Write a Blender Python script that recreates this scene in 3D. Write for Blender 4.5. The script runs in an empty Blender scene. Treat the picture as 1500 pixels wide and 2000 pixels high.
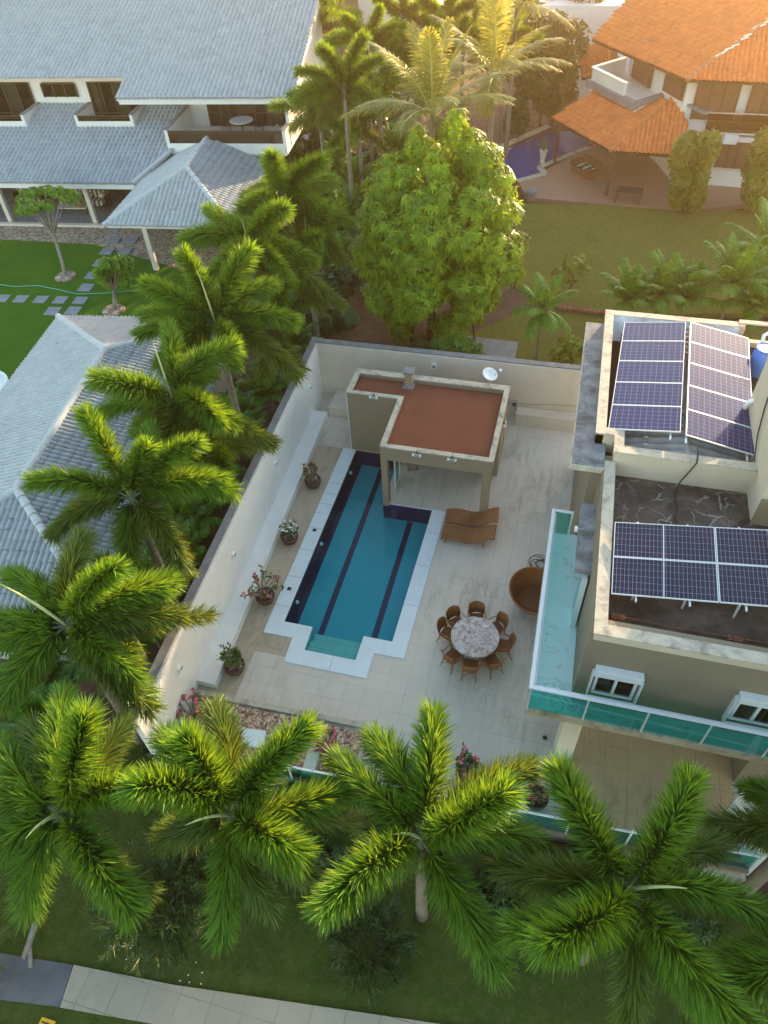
import bpy, math, random
import numpy as np
from mathutils import Vector, Matrix
rng = np.random.default_rng(7); random.seed(7)
PI = math.pi
SC = bpy.context.scene
COL = SC.collection
# ------------------------------------------------------------------ camera
CAM = np.array([7.5383647, -12.40566977, 20.0])
_p, _r, _y = np.radians([46.59, -3.45, -16.88])
_f = np.array([math.sin(_y)*math.cos(_p), math.cos(_y)*math.cos(_p), -math.sin(_p)])
_ri = np.array([math.cos(_y), -math.sin(_y), 0.0]); _up = np.cross(_ri, _f)
_rr = _ri*math.cos(_r)+_up*math.sin(_r); _uu = -_ri*math.sin(_r)+_up*math.cos(_r)
R3 = np.array([_rr, -_uu, _f]); FPX = 1387.0
cd = bpy.data.cameras.new('camera'); cam = bpy.data.objects.new('camera', cd); COL.objects.link(cam)
M = Matrix.Identity(4)
for i in range(3):
    M[i][0] = _rr[i]; M[i][1] = _uu[i]; M[i][2] = -_f[i]; M[i][3] = CAM[i]
cam.matrix_world = M
cd.sensor_fit = 'VERTICAL'; cd.sensor_height = 36; cd.lens = FPX/2000*36; cd.clip_start = .1; cd.clip_end = 2000
SC.camera = cam
# ------------------------------------------------------------------ light
SUN_AZ = 20.0      # degrees from +Y towards +X
SUN_EL = 9.0
HAZE = .0009
w = bpy.data.worlds.new('World'); SC.world = w; w.use_nodes = True
nt = w.node_tree; bg = nt.nodes['Background']; sk = nt.nodes.new('ShaderNodeTexSky'); sk.sky_type = 'NISHITA'
sk.sun_disc = False; sk.sun_elevation = math.radians(SUN_EL); sk.sun_rotation = math.radians(SUN_AZ)
wm = nt.nodes.new('ShaderNodeMix'); wm.data_type = 'RGBA'; wm.blend_type = 'MULTIPLY'; wm.inputs[0].default_value = 1; wm.inputs[7].default_value = (1.08, 1.0, .88, 1)
nt.links.new(sk.outputs[0], wm.inputs[6]); nt.links.new(wm.outputs[2], bg.inputs[0]); bg.inputs[1].default_value = .15
sd = bpy.data.lights.new('sun', 'SUN'); sun = bpy.data.objects.new('sun', sd); COL.objects.link(sun)
sd.energy = 2.8; sd.angle = math.radians(.6); sd.color = (1, .72, .42)
sv = Vector((math.sin(math.radians(SUN_AZ))*math.cos(math.radians(SUN_EL)), math.cos(math.radians(SUN_AZ))*math.cos(math.radians(SUN_EL)), math.sin(math.radians(SUN_EL))))
sun.rotation_euler = sv.to_track_quat('Z', 'Y').to_euler(); sun.location = (30, 40, 30)
SC.view_settings.view_transform = 'Standard'; SC.view_settings.look = 'None'
SC.view_settings.exposure = 2.42; SC.view_settings.gamma = 1
SC.cycles.max_bounces = 8; SC.cycles.transparent_max_bounces = 12
# ------------------------------------------------------------------ pixel (of the 1500x2000 photo) + height -> world point
def ray(x, y): return R3.T @ np.array([(x-750)/FPX, (y-1000)/FPX, 1.0])
def at(x, y, z=0.0):
    d = ray(x, y); t = (z-CAM[2])/d[2]; p = CAM+d*t; return (float(p[0]), float(p[1]), z)
# ------------------------------------------------------------------ materials
MATS = {}
def rgb(c): return (c[0], c[1], c[2], 1)
class NT:
    def __init__(s, name):
        m = bpy.data.materials.new(name); m.use_nodes = True; s.m = m; s.t = m.node_tree; s.b = s.t.nodes['Principled BSDF']; s.o = s.t.nodes['Material Output']
        s.tc = s.n('ShaderNodeTexCoord')
    def n(s, k): return s.t.nodes.new(k)
    def l(s, a, b): s.t.links.new(a, b)
    def setv(s, sock, v):
        if hasattr(v, 'is_output') or isinstance(v, bpy.types.NodeSocket): s.l(v, sock)
        elif isinstance(v, (tuple, list)) and len(v) == 3 and sock.type == 'RGBA': sock.default_value = rgb(v)
        else: sock.default_value = v
    def noise(s, scale, detail=4, rough=.6, vec=None, dist=0, stretch=None):
        n = s.n('ShaderNodeTexNoise'); n.inputs['Scale'].default_value = scale; n.inputs['Detail'].default_value = detail
        n.inputs['Roughness'].default_value = rough; n.inputs['Distortion'].default_value = dist
        v = vec or s.tc.outputs['Object']
        if stretch:
            mp = s.n('ShaderNodeMapping'); mp.inputs['Scale'].default_value = stretch[:3]
            if len(stretch) > 3: mp.inputs['Rotation'].default_value = (0, 0, stretch[3])
            s.l(v, mp.inputs[0]); v = mp.outputs[0]
        s.l(v, n.inputs['Vector']); return n.outputs['Fac']
    def ramp(s, f, a, b, lo=0., hi=1.):
        n = s.n('ShaderNodeMapRange'); n.clamp = True
        s.setv(n.inputs[0], f); n.inputs[1].default_value = a; n.inputs[2].default_value = b; n.inputs[3].default_value = lo; n.inputs[4].default_value = hi
        return n.outputs[0]
    def mix(s, f, a, b, mode='MIX'):
        n = s.n('ShaderNodeMix'); n.data_type = 'RGBA'; n.blend_type = mode
        s.setv(n.inputs[0], f); s.setv(n.inputs[6], a); s.setv(n.inputs[7], b); return n.outputs[2]
    def math(s, op, a, b=0.0, c=0.0):
        n = s.n('ShaderNodeMath'); n.operation = op
        s.setv(n.inputs[0], a); s.setv(n.inputs[1], b); s.setv(n.inputs[2], c); return n.outputs[0]
    def xyz(s, v=None):
        n = s.n('ShaderNodeSeparateXYZ'); s.l(v or s.tc.outputs['Object'], n.inputs[0]); return n.outputs
    def lines(s, x, pitch, wd, off=0.0):
        f = s.math('FRACT', s.math('DIVIDE', s.math('ADD', x, off), pitch))
        return s.math('LESS_THAN', f, wd/pitch)
    def bump(s, h, d=.02, st=.5):
        b = s.n('ShaderNodeBump'); b.inputs['Distance'].default_value = d; b.inputs['Strength'].default_value = st
        s.l(h, b.inputs['Height']); s.l(b.outputs[0], s.b.inputs['Normal'])
    def fin(s, col, rough=.6, spec=.4, metal=0):
        s.setv(s.b.inputs['Base Color'], col); s.setv(s.b.inputs['Roughness'], rough)
        s.b.inputs['Specular IOR Level'].default_value = spec; s.b.inputs['Metallic'].default_value = metal
        return s.m
def plain(name, c, rough=.6, var=.15, scale=3., spec=.4, metal=0, bump=0, stain=None, st_amt=.5, st_scale=1.2, stretch=None):
    s = NT(name); f = s.noise(scale, 5, .65, stretch=stretch)
    col = s.mix(s.ramp(f, .3, .7), tuple(x*(1-var) for x in c), tuple(min(1, x*(1+var)) for x in c))
    if stain:
        g = s.noise(st_scale, 8, .7, dist=.4); col = s.mix(s.ramp(g, .48, .68, 0, st_amt), col, stain)
    if bump: s.bump(s.noise(scale*12, 4), bump, .6)
    return s.fin(col, rough, spec, metal)
def leafmat(name, dark, light, trans, tr=.35, rough=.42, spec=.45):
    s = NT(name); a = s.n('ShaderNodeAttribute'); a.attribute_name = 'tint'
    col = s.mix(a.outputs['Fac'], dark, light); tcol = s.mix(a.outputs['Fac'], tuple(x*.6 for x in trans), trans)
    s.fin(col, rough, spec)
    t = s.n('ShaderNodeBsdfTranslucent'); s.l(tcol, t.inputs[0]); mx = s.n('ShaderNodeMixShader'); mx.inputs[0].default_value = tr
    s.l(s.b.outputs[0], mx.inputs[1]); s.l(t.outputs[0], mx.inputs[2]); s.l(mx.outputs[0], s.o.inputs[0])
    return s.m
m_foxtail = leafmat('foxtail_leaf', (.02, .075, .011), (.125, .28, .022), (.38, .54, .02), .36, .5, .3)
m_foxold = leafmat('foxtail_leaf_old', (.04, .09, .012), (.12, .20, .022), (.32, .36, .03), .34)
m_coco = leafmat('coconut_leaf', (.08, .14, .02), (.26, .29, .05), (.62, .56, .10), .4, .35, .6)
m_mango = leafmat('mango_leaf', (.06, .15, .004), (.27, .44, .01), (.50, .62, .01), .33, .45, .35)
m_areca = leafmat('areca_leaf', (.035, .12, .01), (.11, .27, .02), (.26, .45, .02), .33)
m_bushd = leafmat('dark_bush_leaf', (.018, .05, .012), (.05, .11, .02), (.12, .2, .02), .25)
m_vine = leafmat('climber_leaf', (.07, .12, .012), (.26, .32, .02), (.5, .5, .04), .35)
m_feather = leafmat('feathery_leaf', (.035, .075, .02), (.09, .14, .035), (.12, .18, .03), .25)
m_plant = leafmat('pot_plant_leaf', (.03, .09, .015), (.08, .17, .03), (.18, .3, .03), .3)
m_small = leafmat('small_tree_leaf', (.06, .17, .012), (.16, .33, .02), (.35, .55, .03), .35)
m_spear = plain('spear_leaf', (.42, .46, .2), .5, .1)
m_rachis = plain('frond_stem', (.10, .12, .06), .5, .2)
m_trunk = plain('palm_trunk', (.20, .17, .13), .8, .25, 6, bump=.01)
m_bark = plain('bark', (.13, .10, .07), .85, .3, 8, bump=.02)
m_barkl = plain('pale_bark', (.24, .21, .18), .85, .25, 8, bump=.02)
m_pink = plain('pink_petal', (.75, .10, .22), .6, .1)
m_redp = plain('red_petal', (.55, .03, .03), .6, .1)
m_whitep = plain('white_petal', (.8, .8, .75), .6, .05)
m_white = plain('white_wall_paint', (.74, .74, .73), .7, .03, 1.2, stain=(.48, .46, .42), st_amt=.25, st_scale=.7)
m_cream = plain('cream_wall_paint', (.62, .57, .49), .75, .04, 1.2, stain=(.42, .37, .3), st_amt=.3, st_scale=.8)
m_beige = plain('beige_wall_paint', (.56, .48, .37), .75, .04, 1.2, stain=(.38, .32, .25), st_amt=.3, st_scale=.9)
m_olive = plain('taupe_wall_paint', (.25, .205, .145), .75, .05, .8, stain=(.19, .16, .12), st_amt=.3)
m_coping = plain('weathered_coping', (.50, .45, .36), .8, .12, 3, stain=(.13, .12, .11), st_amt=.75, st_scale=2.4, stretch=(1, 1, 1))
m_copgrey = plain('grey_coping', (.22, .22, .23), .8, .2, 3, stain=(.1, .09, .08), st_amt=.5)
m_stained = plain('blackened_concrete', (.24, .24, .25), .85, .35, 2.5, bump=.01, stain=(.06, .06, .06), st_amt=.8, st_scale=1.6)
m_stone = plain('white_pool_stone', (.66, .73, .77), .5, .04, 2, stain=(.5, .55, .58), st_amt=.3)
m_whitemetal = plain('white_metal', (.75, .78, .8), .35, .04, 4, spec=.5)
m_slate = plain('slate_slab', (.20, .22, .25), .7, .2, 2)
m_wood = plain('dark_wood', (.07, .045, .03), .6, .25, 5, stretch=(1, 1, .2))
m_dark = plain('dark_interior', (.03, .025, .02), .8, .2)
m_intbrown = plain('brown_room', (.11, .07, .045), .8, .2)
m_curtain = plain('curtain_cloth', (.42, .36, .29), .9, .35, 6, stretch=(14, 14, .4))
m_cushion = plain('pale_cushion', (.55, .5, .42), .9, .15, 5)
m_blackpl = plain('black_rubber', (.02, .03, .025), .4, .1)
m_greenhose = plain('green_hose', (.10, .32, .24), .4, .1)
m_soil = plain('soil', (.13, .075, .05), .95, .35, 1.5, stain=(.06, .045, .03), st_amt=.8, bump=.02)
m_terracotta = plain('brown_pot', (.10, .05, .04), .55, .2)
m_steel = plain('galvanised_metal', (.45, .46, .47), .4, .15, metal=.6)
m_blueplastic = plain('blue_plastic', (.04, .16, .62), .4, .08, spec=.5)
m_frame = plain('aluminium_frame', (.68, .7, .74), .35, .05, metal=.3)
m_corr = plain('fibre_cement', (.30, .29, .28), .85, .3, 3, stain=(.4, .4, .4), st_amt=.35, st_scale=4)
m_foil = plain('silver_membrane', (.5, .52, .56), .4, .3, 3, metal=.35, bump=.02)
m_asph = plain('worn_concrete', (.12, .12, .13), .9, .25, 1.4, stain=(.2, .2, .21), st_amt=.5)
m_yellow = plain('yellow_paint', (.75, .42, .02), .5, .05)
m_goldflr = plain('amber_floor', (.5, .33, .1), .6, .1)
# textured things
def m_grass_f(name, c1, c2, c3):
    s = NT(name); f = s.noise(.5, 6, .6); g = s.noise(35, 3, .7); h = s.noise(5, 5, .7)
    col = s.mix(s.ramp(f, .35, .65), c1, c2); col = s.mix(s.ramp(h, .42, .66, 0, .9), col, c3); col = s.mix(s.ramp(g, .3, .7, 0, .55), col, tuple(x*.45 for x in c1))
    s.bump(g, .05, 1.0); return s.fin(col, .9, .1)
m_lawnL = m_grass_f('lawn_grass_left', (.045, .15, .010), (.075, .20, .012), (.08, .17, .02))
m_lawnF = m_grass_f('lawn_grass_front', (.07, .115, .018), (.115, .155, .028), (.16, .16, .05))
m_lawnR = m_grass_f('lawn_grass_back', (.15, .175, .03), (.20, .21, .04), (.28, .22, .08))
def m_terrace_f(name, c, c2, tile, line, amt=.35):
    s = NT(name); x, y, z = s.xyz()
    ln = s.math('MAXIMUM', s.lines(x, tile, line), s.lines(y, tile, line))
    f = s.noise(.35, 5, .6); g = s.noise(1.6, 7, .7, stretch=(2.2, .6, 1, .5), dist=.8)
    br = s.noise(.23, 2, .5)
    col = s.mix(s.ramp(f, .35, .68), c, c2)
    st = s.math('MULTIPLY', s.ramp(g, .47, .62), s.ramp(br, .42, .62))
    col = s.mix(s.math('MULTIPLY', st, amt), col, (.26, .20, .13))
    # a shade per slab
    wn = s.n('ShaderNodeTexWhiteNoise'); wn.noise_dimensions = '2D'; cv = s.n('ShaderNodeCombineXYZ')
    s.l(s.math('FLOOR', s.math('DIVIDE', x, tile)), cv.inputs[0]); s.l(s.math('FLOOR', s.math('DIVIDE', y, tile)), cv.inputs[1]); s.l(cv.outputs[0], wn.inputs[0])
    col = s.mix(s.ramp(wn.outputs[0], 0, 1, 0, .12), col, tuple(v*.6 for v in c))
    lb = s.ramp(s.noise(.9, 3), .4, .65, .3, .85)
    col = s.mix(s.math('MULTIPLY', ln, lb), col, tuple(v*.4 for v in c)); return s.fin(col, .55, .35)
m_terrace = m_terrace_f('terrace_paving', (.62, .56, .48), (.58, .52, .45), .62, .012, .5)
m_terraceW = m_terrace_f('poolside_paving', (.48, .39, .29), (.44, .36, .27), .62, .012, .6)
m_patio = m_terrace_f('red_brick_patio', (.34, .20, .14), (.28, .17, .12), .3, .01, .3)
m_walk = m_terrace_f('sidewalk_paving', (.46, .39, .29), (.38, .32, .24), .8, .02, .3)
def m_roofgravel_f():
    s = NT('red_roof_granules'); g = s.noise(60, 3, .8); f = s.noise(.8, 4)
    col = s.mix(s.ramp(g, .35, .65), (.13, .04, .025), (.36, .14, .085)); col = s.mix(s.ramp(f, .4, .7, 0, .3), col, (.12, .05, .035)); s.bump(g, .03, 1); return s.fin(col, .9, .1)
m_rgravel = m_roofgravel_f()
def m_tile_f(name, c1, c2, st, sa):
    s = NT(name); a = s.n('ShaderNodeAttribute'); a.attribute_name = 'tint'
    col = s.mix(a.outputs['Fac'], c1, c2); g = s.noise(.7, 6, .7); col = s.mix(s.ramp(g, .45, .7, 0, sa), col, st)
    g2 = s.noise(9, 4, .7); col = s.mix(s.ramp(g2, .5, .75, 0, .25), col, tuple(x*.5 for x in c1)); return s.fin(col, .6, .3)
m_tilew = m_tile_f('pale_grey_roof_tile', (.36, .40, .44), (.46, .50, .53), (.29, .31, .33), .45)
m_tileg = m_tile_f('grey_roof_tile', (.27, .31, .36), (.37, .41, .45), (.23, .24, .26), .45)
m_tileo = m_tile_f('orange_roof_tile', (.58, .15, .035), (.76, .24, .075), (.36, .11, .05), .5)
m_ridge = plain('ridge_tile', (.46, .50, .53), .6, .08, 2)
m_ridgeo = plain('orange_ridge_tile', (.5, .2, .09), .6, .15, 4, stain=(.12, .1, .09), st_amt=.6, st_scale=4)
def m_pooltile_f(name, c, c2, p=.10):
    s = NT(name); x, y, z = s.xyz(); ln = s.math('MAXIMUM', s.math('MAXIMUM', s.lines(x, p, .012), s.lines(y, p, .012)), s.lines(z, p, .012))
    f = s.noise(.5, 3); col = s.mix(s.ramp(f, .3, .7), c, c2); col = s.mix(s.math('MULTIPLY', ln, .6), col, tuple(v*.35 for v in c)); return s.fin(col, .4, .3)
m_ptile = m_pooltile_f('turquoise_pool_tile', (.002, .52, .64), (.004, .60, .70))
m_pnavy = m_pooltile_f('navy_pool_tile', (.028, .022, .09), (.034, .026, .10))
m_pstep = m_pooltile_f('green_step_tile', (.22, .46, .40), (.25, .5, .44), .42)
m_oblue = m_pooltile_f('blue_pool_tile', (.06, .15, .42), (.08, .19, .5), .15)
def m_water_f(name, tint, refl=.5):
    s = NT(name); t = s.t; tr = s.n('ShaderNodeBsdfTransparent'); tr.inputs[0].default_value = rgb(tint)
    gl = s.n('ShaderNodeBsdfGlossy'); gl.inputs['Roughness'].default_value = .02; fr = s.n('ShaderNodeFresnel'); fr.inputs[0].default_value = 1.33
    b = s.n('ShaderNodeBump'); b.inputs['Distance'].default_value = .02; b.inputs['Strength'].default_value = .3
    s.l(s.noise(2.2, 3, .5), b.inputs['Height']); s.l(b.outputs[0], gl.inputs['Normal']); s.l(b.outputs[0], fr.inputs['Normal'])
    mx = s.n('ShaderNodeMixShader'); s.l(s.math('MULTIPLY', fr.outputs[0], refl), mx.inputs[0]); s.l(tr.outputs[0], mx.inputs[1]); s.l(gl.outputs[0], mx.inputs[2]); s.l(mx.outputs[0], s.o.inputs[0])
    t.nodes.remove(s.b); return s.m
m_water = m_water_f('pool_water', (.62, .95, .98))
m_waterb = m_water_f('dark_pool_water', (.8, .9, 1), 1.3)
def m_glass_f(name, tint, refl):
    s = NT(name); tr = s.n('ShaderNodeBsdfTransparent'); tr.inputs[0].default_value = rgb(tint)
    gl = s.n('ShaderNodeBsdfGlossy'); gl.inputs['Roughness'].default_value = .01; fr = s.n('ShaderNodeFresnel'); fr.inputs[0].default_value = 1.5
    ge = s.n('ShaderNodeNewGeometry'); fb = s.math('MULTIPLY', s.math('MULTIPLY', fr.outputs[0], refl), s.math('SUBTRACT', 1.0, ge.outputs['Backfacing']))
    mx = s.n('ShaderNodeMixShader'); s.l(fb, mx.inputs[0]); s.l(tr.outputs[0], mx.inputs[1]); s.l(gl.outputs[0], mx.inputs[2]); s.l(mx.outputs[0], s.o.inputs[0])
    s.t.nodes.remove(s.b); return s.m
m_glass = m_glass_f('green_glass', (.40, .82, .76), 1.3)
m_glassb = m_glass_f('smoked_glass', (.45, .38, .28), 1.2)
m_winglass = m_glass_f('window_glass', (.6, .62, .6), 1.3)
def m_marble_f(name, c, vein, vs, k=.9):
    s = NT(name); n1 = s.noise(1.1, 5, .6, dist=1.2)
    v = s.math('ABSOLUTE', s.math('SUBTRACT', n1, .5)); vm = s.ramp(v, 0, .012, 1, 0); m2 = s.ramp(s.noise(.8, 2), .42, .6)
    x, y, z = s.xyz(); ln = s.math('MAXIMUM', s.lines(x, .6, .008), s.lines(y, 1.2, .008))
    col = s.mix(s.math('MULTIPLY', s.math('MULTIPLY', vm, m2), vs), c, vein); col = s.mix(s.math('MULTIPLY', ln, .3), col, tuple(q*.5 for q in c)); return s.fin(col, .25, .5)
m_marble = m_marble_f('white_marble_floor', (.68, .80, .82), (.28, .2, .1), .8)
def m_tabletop_f():
    s = NT('marbled_tabletop'); f = s.noise(4.5, 8, .65, dist=1.5); g = s.noise(9, 6, .7, dist=1)
    col = s.mix(s.ramp(f, .38, .62), (.30, .19, .15), (.58, .55, .54)); col = s.mix(s.ramp(g, .55, .7, 0, .6), col, (.25, .25, .34)); return s.fin(col, .25, .5)
m_tabletop = m_tabletop_f()
def m_wicker_f(name, c, p=.03):
    s = NT(name); x, y, z = s.xyz(); a = s.math('SINE', s.math('MULTIPLY', s.math('ADD', x, z), 2*PI/p)); b = s.math('SINE', s.math('MULTIPLY', s.math('ADD', y, s.math('MULTIPLY', z, .7)), 2*PI/p))
    h = s.math('MULTIPLY', a, b); col = s.mix(s.ramp(h, -.6, .7), tuple(v*.45 for v in c), c); s.bump(h, .008, .7); return s.fin(col, .5, .35)
m_wicker = m_wicker_f('brown_wicker', (.30, .12, .045))
m_wickero = m_wicker_f('tan_wicker', (.42, .19, .08), .02)
m_wickerframe = plain('rattan_frame', (.26, .10, .035), .5, .15)
def m_panel_f(name, c1, c2, px, py, lw, lc):
    s = NT(name); x, y, z = s.xyz(); ln = s.math('MAXIMUM', s.lines(x, px, lw, px*40), s.lines(y, py, lw, py*40))
    fine = s.lines(y, py/3, lw*.4, py*40)
    f = s.noise(1.6, 4, .6); wn = s.n('ShaderNodeTexWhiteNoise'); wn.noise_dimensions = '2D'; cv = s.n('ShaderNodeCombineXYZ')
    s.l(s.math('FLOOR', s.math('DIVIDE', x, px)), cv.inputs[0]); s.l(s.math('FLOOR', s.math('DIVIDE', y, py)), cv.inputs[1]); s.l(cv.outputs[0], wn.inputs[0])
    col = s.mix(s.math('MULTIPLY_ADD', f, .6, s.math('MULTIPLY', wn.outputs[0], .4)), c1, c2); col = s.mix(s.math('MULTIPLY', fine, .25), col, lc); col = s.mix(s.math('MULTIPLY', ln, .85), col, lc)
    return s.fin(col, .1, .35)
m_poly = m_panel_f('blue_solar_cells', (.012, .016, .085), (.028, .024, .10), 1.93/12, 1.04/6, .009, (.24, .27, .42))
m_mono = m_panel_f('dark_solar_cells', (.009, .010, .03), (.022, .015, .038), 1.10/12, 1.10/6, .007, (.3, .32, .42))
def m_crack_f():
    s = NT('cracked_roof_screed'); v = s.n('ShaderNodeTexVoronoi'); v.feature = 'DISTANCE_TO_EDGE'; v.inputs['Scale'].default_value = 2.3
    nv = s.n('ShaderNodeTexNoise'); nv.inputs['Scale'].default_value = 2.5; nv.inputs['Detail'].default_value = 4
    mxv = s.mix(.3, s.tc.outputs['Object'], nv.outputs['Color']); s.l(s.tc.outputs['Object'], nv.inputs[0]); s.l(mxv, v.inputs[0])
    cr = s.ramp(v.outputs['Distance'], .008, .035, .8, 0); x, y, z = s.xyz(); north = s.ramp(y, -1.9, -1.5)
    f = s.noise(1.2, 6, .65); g = s.noise(.9, 5, .7, dist=.6)
    col = s.mix(s.ramp(f, .35, .65), (.05, .038, .032), (.14, .105, .085)); col = s.mix(s.ramp(g, .55, .75, 0, .6), col, (.26, .22, .2))
    brk = s.ramp(s.noise(1.9, 3), .44, .56)
    col = s.mix(s.math('MULTIPLY', s.math('MULTIPLY', cr, north), s.math('MULTIPLY', brk, .7)), col, (.42, .44, .44)); return s.fin(col, .8, .2)
m_crack = m_crack_f()
def m_stripe_f():
    s = NT('striped_cloth'); x, y, z = s.xyz(); f = s.math('FRACT', s.math('MULTIPLY', x, 3.2)); return s.fin(s.mix(s.math('LESS_THAN', f, .5), (.5, .48, .44), (.07, .06, .05)), .9, .1)
m_stripe = m_stripe_f()
def m_brickch_f():
    s = NT('cream_and_dark_brickwork'); b = s.n('ShaderNodeTexBrick'); b.inputs['Scale'].default_value = 3.6; b.inputs['Color1'].default_value = rgb((.6, .5, .34)); b.inputs['Color2'].default_value = rgb((.5, .4, .25)); b.inputs['Mortar'].default_value = rgb((.06, .05, .045)); b.inputs['Mortar Size'].default_value = .045
    x, y, z = s.xyz(); cv = s.n('ShaderNodeCombineXYZ'); s.l(s.math('ADD', x, y), cv.inputs[0]); s.l(z, cv.inputs[1]); s.l(cv.outputs[0], b.inputs[0]); return s.fin(b.outputs[0], .8, .2)
m_brickch = m_brickch_f()
def m_brickred_f():
    s = NT('old_brick_kerb'); f = s.noise(4, 5); x, y, z = s.xyz(); ln = s.lines(x, .25, .03, 50); col = s.mix(s.ramp(f, .35, .65), (.2, .08, .05), (.3, .15, .1)); return s.fin(s.mix(s.math('MULTIPLY', ln, .7), col, (.08, .05, .04)), .9, .1)
m_brickred = m_brickred_f()
m_pebble = None
def m_pebble_f():
    s = NT('river_pebble'); a = s.n('ShaderNodeAttribute'); a.attribute_name = 'tint'; r = s.n('ShaderNodeValToRGB'); e = r.color_ramp.elements
    e[0].color = rgb((.20, .09, .06)); e[1].color = rgb((.62, .5, .42)); n = e.new(.5); n.color = rgb((.42, .28, .19)); s.l(a.outputs['Fac'], r.inputs[0]); return s.fin(r.outputs[0], .7, .3)
m_pebble = m_pebble_f()
def m_gravel_f():
    s = NT('pale_gravel'); v = s.n('ShaderNodeTexVoronoi'); v.inputs['Scale'].default_value = 7; s.l(s.tc.outputs['Object'], v.inputs[0]); sx = s.n('ShaderNodeSeparateColor'); s.l(v.outputs['Color'], sx.inputs[0])
    col = s.mix(sx.outputs[0], (.16, .12, .09), (.48, .4, .32)); s.bump(v.outputs['Distance'], .06, 1); return s.fin(col, .9, .1)
m_gravel = m_gravel_f()
# ------------------------------------------------------------------ mesh helpers
class MB:
    def __init__(s): s.v = []; s.f = []; s.tint = []
    def add(s, vs, fs):
        o = len(s.v); s.v += [tuple(map(float, p)) for p in vs]; s.f += [tuple(i+o for i in f) for f in fs]; return s
    def box(s, x0, x1, y0, y1, z0, z1): return s.hexa([(x0, y0), (x1, y0), (x1, y1), (x0, y1)], z0, z1)
    def hexa(s, poly, z0, z1):
        n = len(poly); a = sum(poly[i][0]*poly[(i+1) % n][1]-poly[(i+1) % n][0]*poly[i][1] for i in range(n))
        if a < 0: poly = poly[::-1]
        z0s = z0 if isinstance(z0, (list, tuple)) else [z0]*n; z1s = z1 if isinstance(z1, (list, tuple)) else [z1]*n
        vs = [(poly[i][0], poly[i][1], z0s[i]) for i in range(n)]+[(poly[i][0], poly[i][1], z1s[i]) for i in range(n)]
        return s.add(vs, [tuple(range(n))[::-1], tuple(range(n, 2*n))]+[(i, (i+1) % n, (i+1) % n+n, i+n) for i in range(n)])
    def obox(s, c, ax, ay, az):   # oriented box: centre and three half-axis vectors
        c = np.array(c, float); ax, ay, az = map(lambda q: np.array(q, float), (ax, ay, az))
        vs = [c+i*ax+j*ay+k*az for k in (-1, 1) for j, i in ((-1, -1), (-1, 1), (1, 1), (1, -1))]
        return s.add(vs, [(3, 2, 1, 0), (4, 5, 6, 7), (0, 1, 5, 4), (1, 2, 6, 5), (2, 3, 7, 6), (3, 0, 4, 7)])
    def bar(s, a, b, w, h=None, up=(0, 0, 1)):
        a = np.array(a, float); b = np.array(b, float); d = b-a; L = np.linalg.norm(d); d = d/L; h = h or w
        u = np.array(up, float); sd_ = np.cross(d, u)
        if np.linalg.norm(sd_) < 1e-3: sd_ = np.cross(d, (1, 0, 0))
        sd_ = sd_/np.linalg.norm(sd_); u = np.cross(sd_, d); return s.obox((a+b)/2, d*L/2, sd_*w/2, u*h/2)
    def tube(s, pts, r, n=8, cap=True):
        pts = [np.array(p, float) for p in pts]; rs = r if isinstance(r, (list, tuple)) else [r]*len(pts); o = len(s.v); prev = None
        for i, p in enumerate(pts):
            d = pts[min(i+1, len(pts)-1)]-pts[max(i-1, 0)]; d = d/(np.linalg.norm(d)+1e-9)
            if prev is None: prev = np.array((1., 0, 0)) if abs(d[0]) < .9 else np.array((0, 1., 0))
            x = prev-d*np.dot(prev, d); x = x/(np.linalg.norm(x)+1e-9); y = np.cross(d, x); prev = x
            for k in range(n):
                a = 2*PI*k/n; s.v.append(tuple(p+rs[i]*(math.cos(a)*x+math.sin(a)*y)))
        for i in range(len(pts)-1):
            for k in range(n): s.f.append((o+i*n+k, o+i*n+(k+1) % n, o+(i+1)*n+(k+1) % n, o+(i+1)*n+k))
        if cap: s.f.append(tuple(o+k for k in range(n))[::-1]); s.f.append(tuple(o+(len(pts)-1)*n+k for k in range(n)))
        return s
    def lathe(s, prof, c, n=24, cap=False):
        o = len(s.v)
        for r, z in prof:
            for k in range(n): s.v.append((c[0]+r*math.cos(2*PI*k/n), c[1]+r*math.sin(2*PI*k/n), c[2]+z))
        for i in range(len(prof)-1):
            for k in range(n): s.f.append((o+i*n+k, o+i*n+(k+1) % n, o+(i+1)*n+(k+1) % n, o+(i+1)*n+k))
        s.f.append(tuple(o+k for k in range(n))[::-1]); s.f.append(tuple(o+(len(prof)-1)*n+k for k in range(n))); return s
    def ball(s, c, r, seg=8, squash=1, jit=0):
        prof = []; o = len(s.v); rings = seg//2+1
        s.v.append((c[0], c[1], c[2]-r*squash))
        for i in range(1, rings):
            a = PI*i/rings
            for k in range(seg): rr = r*(1+random.uniform(-jit, jit)); s.v.append((c[0]+rr*math.sin(a)*math.cos(2*PI*k/seg), c[1]+rr*math.sin(a)*math.sin(2*PI*k/seg), c[2]-rr*squash*math.cos(a)))
        s.v.append((c[0], c[1], c[2]+r*squash)); last = len(s.v)-1
        for k in range(seg): s.f.append((o, o+1+(k+1) % seg, o+1+k))
        for i in range(rings-2):
            for k in range(seg): a = o+1+i*seg; s.f.append((a+k, a+(k+1) % seg, a+seg+(k+1) % seg, a+seg+k))
        a = o+1+(rings-2)*seg
        for k in range(seg): s.f.append((a+k, a+(k+1) % seg, last))
        return s
def link(name, me, mat, parent=None, origin=None):
    o = bpy.data.objects.new(name, me); COL.objects.link(o); me.materials.append(mat)
    if parent is not None: o.parent = parent
    if origin is not None: o.location = origin
    return o
def root_of(o):
    while o.parent: o = o.parent
    return o
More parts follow.
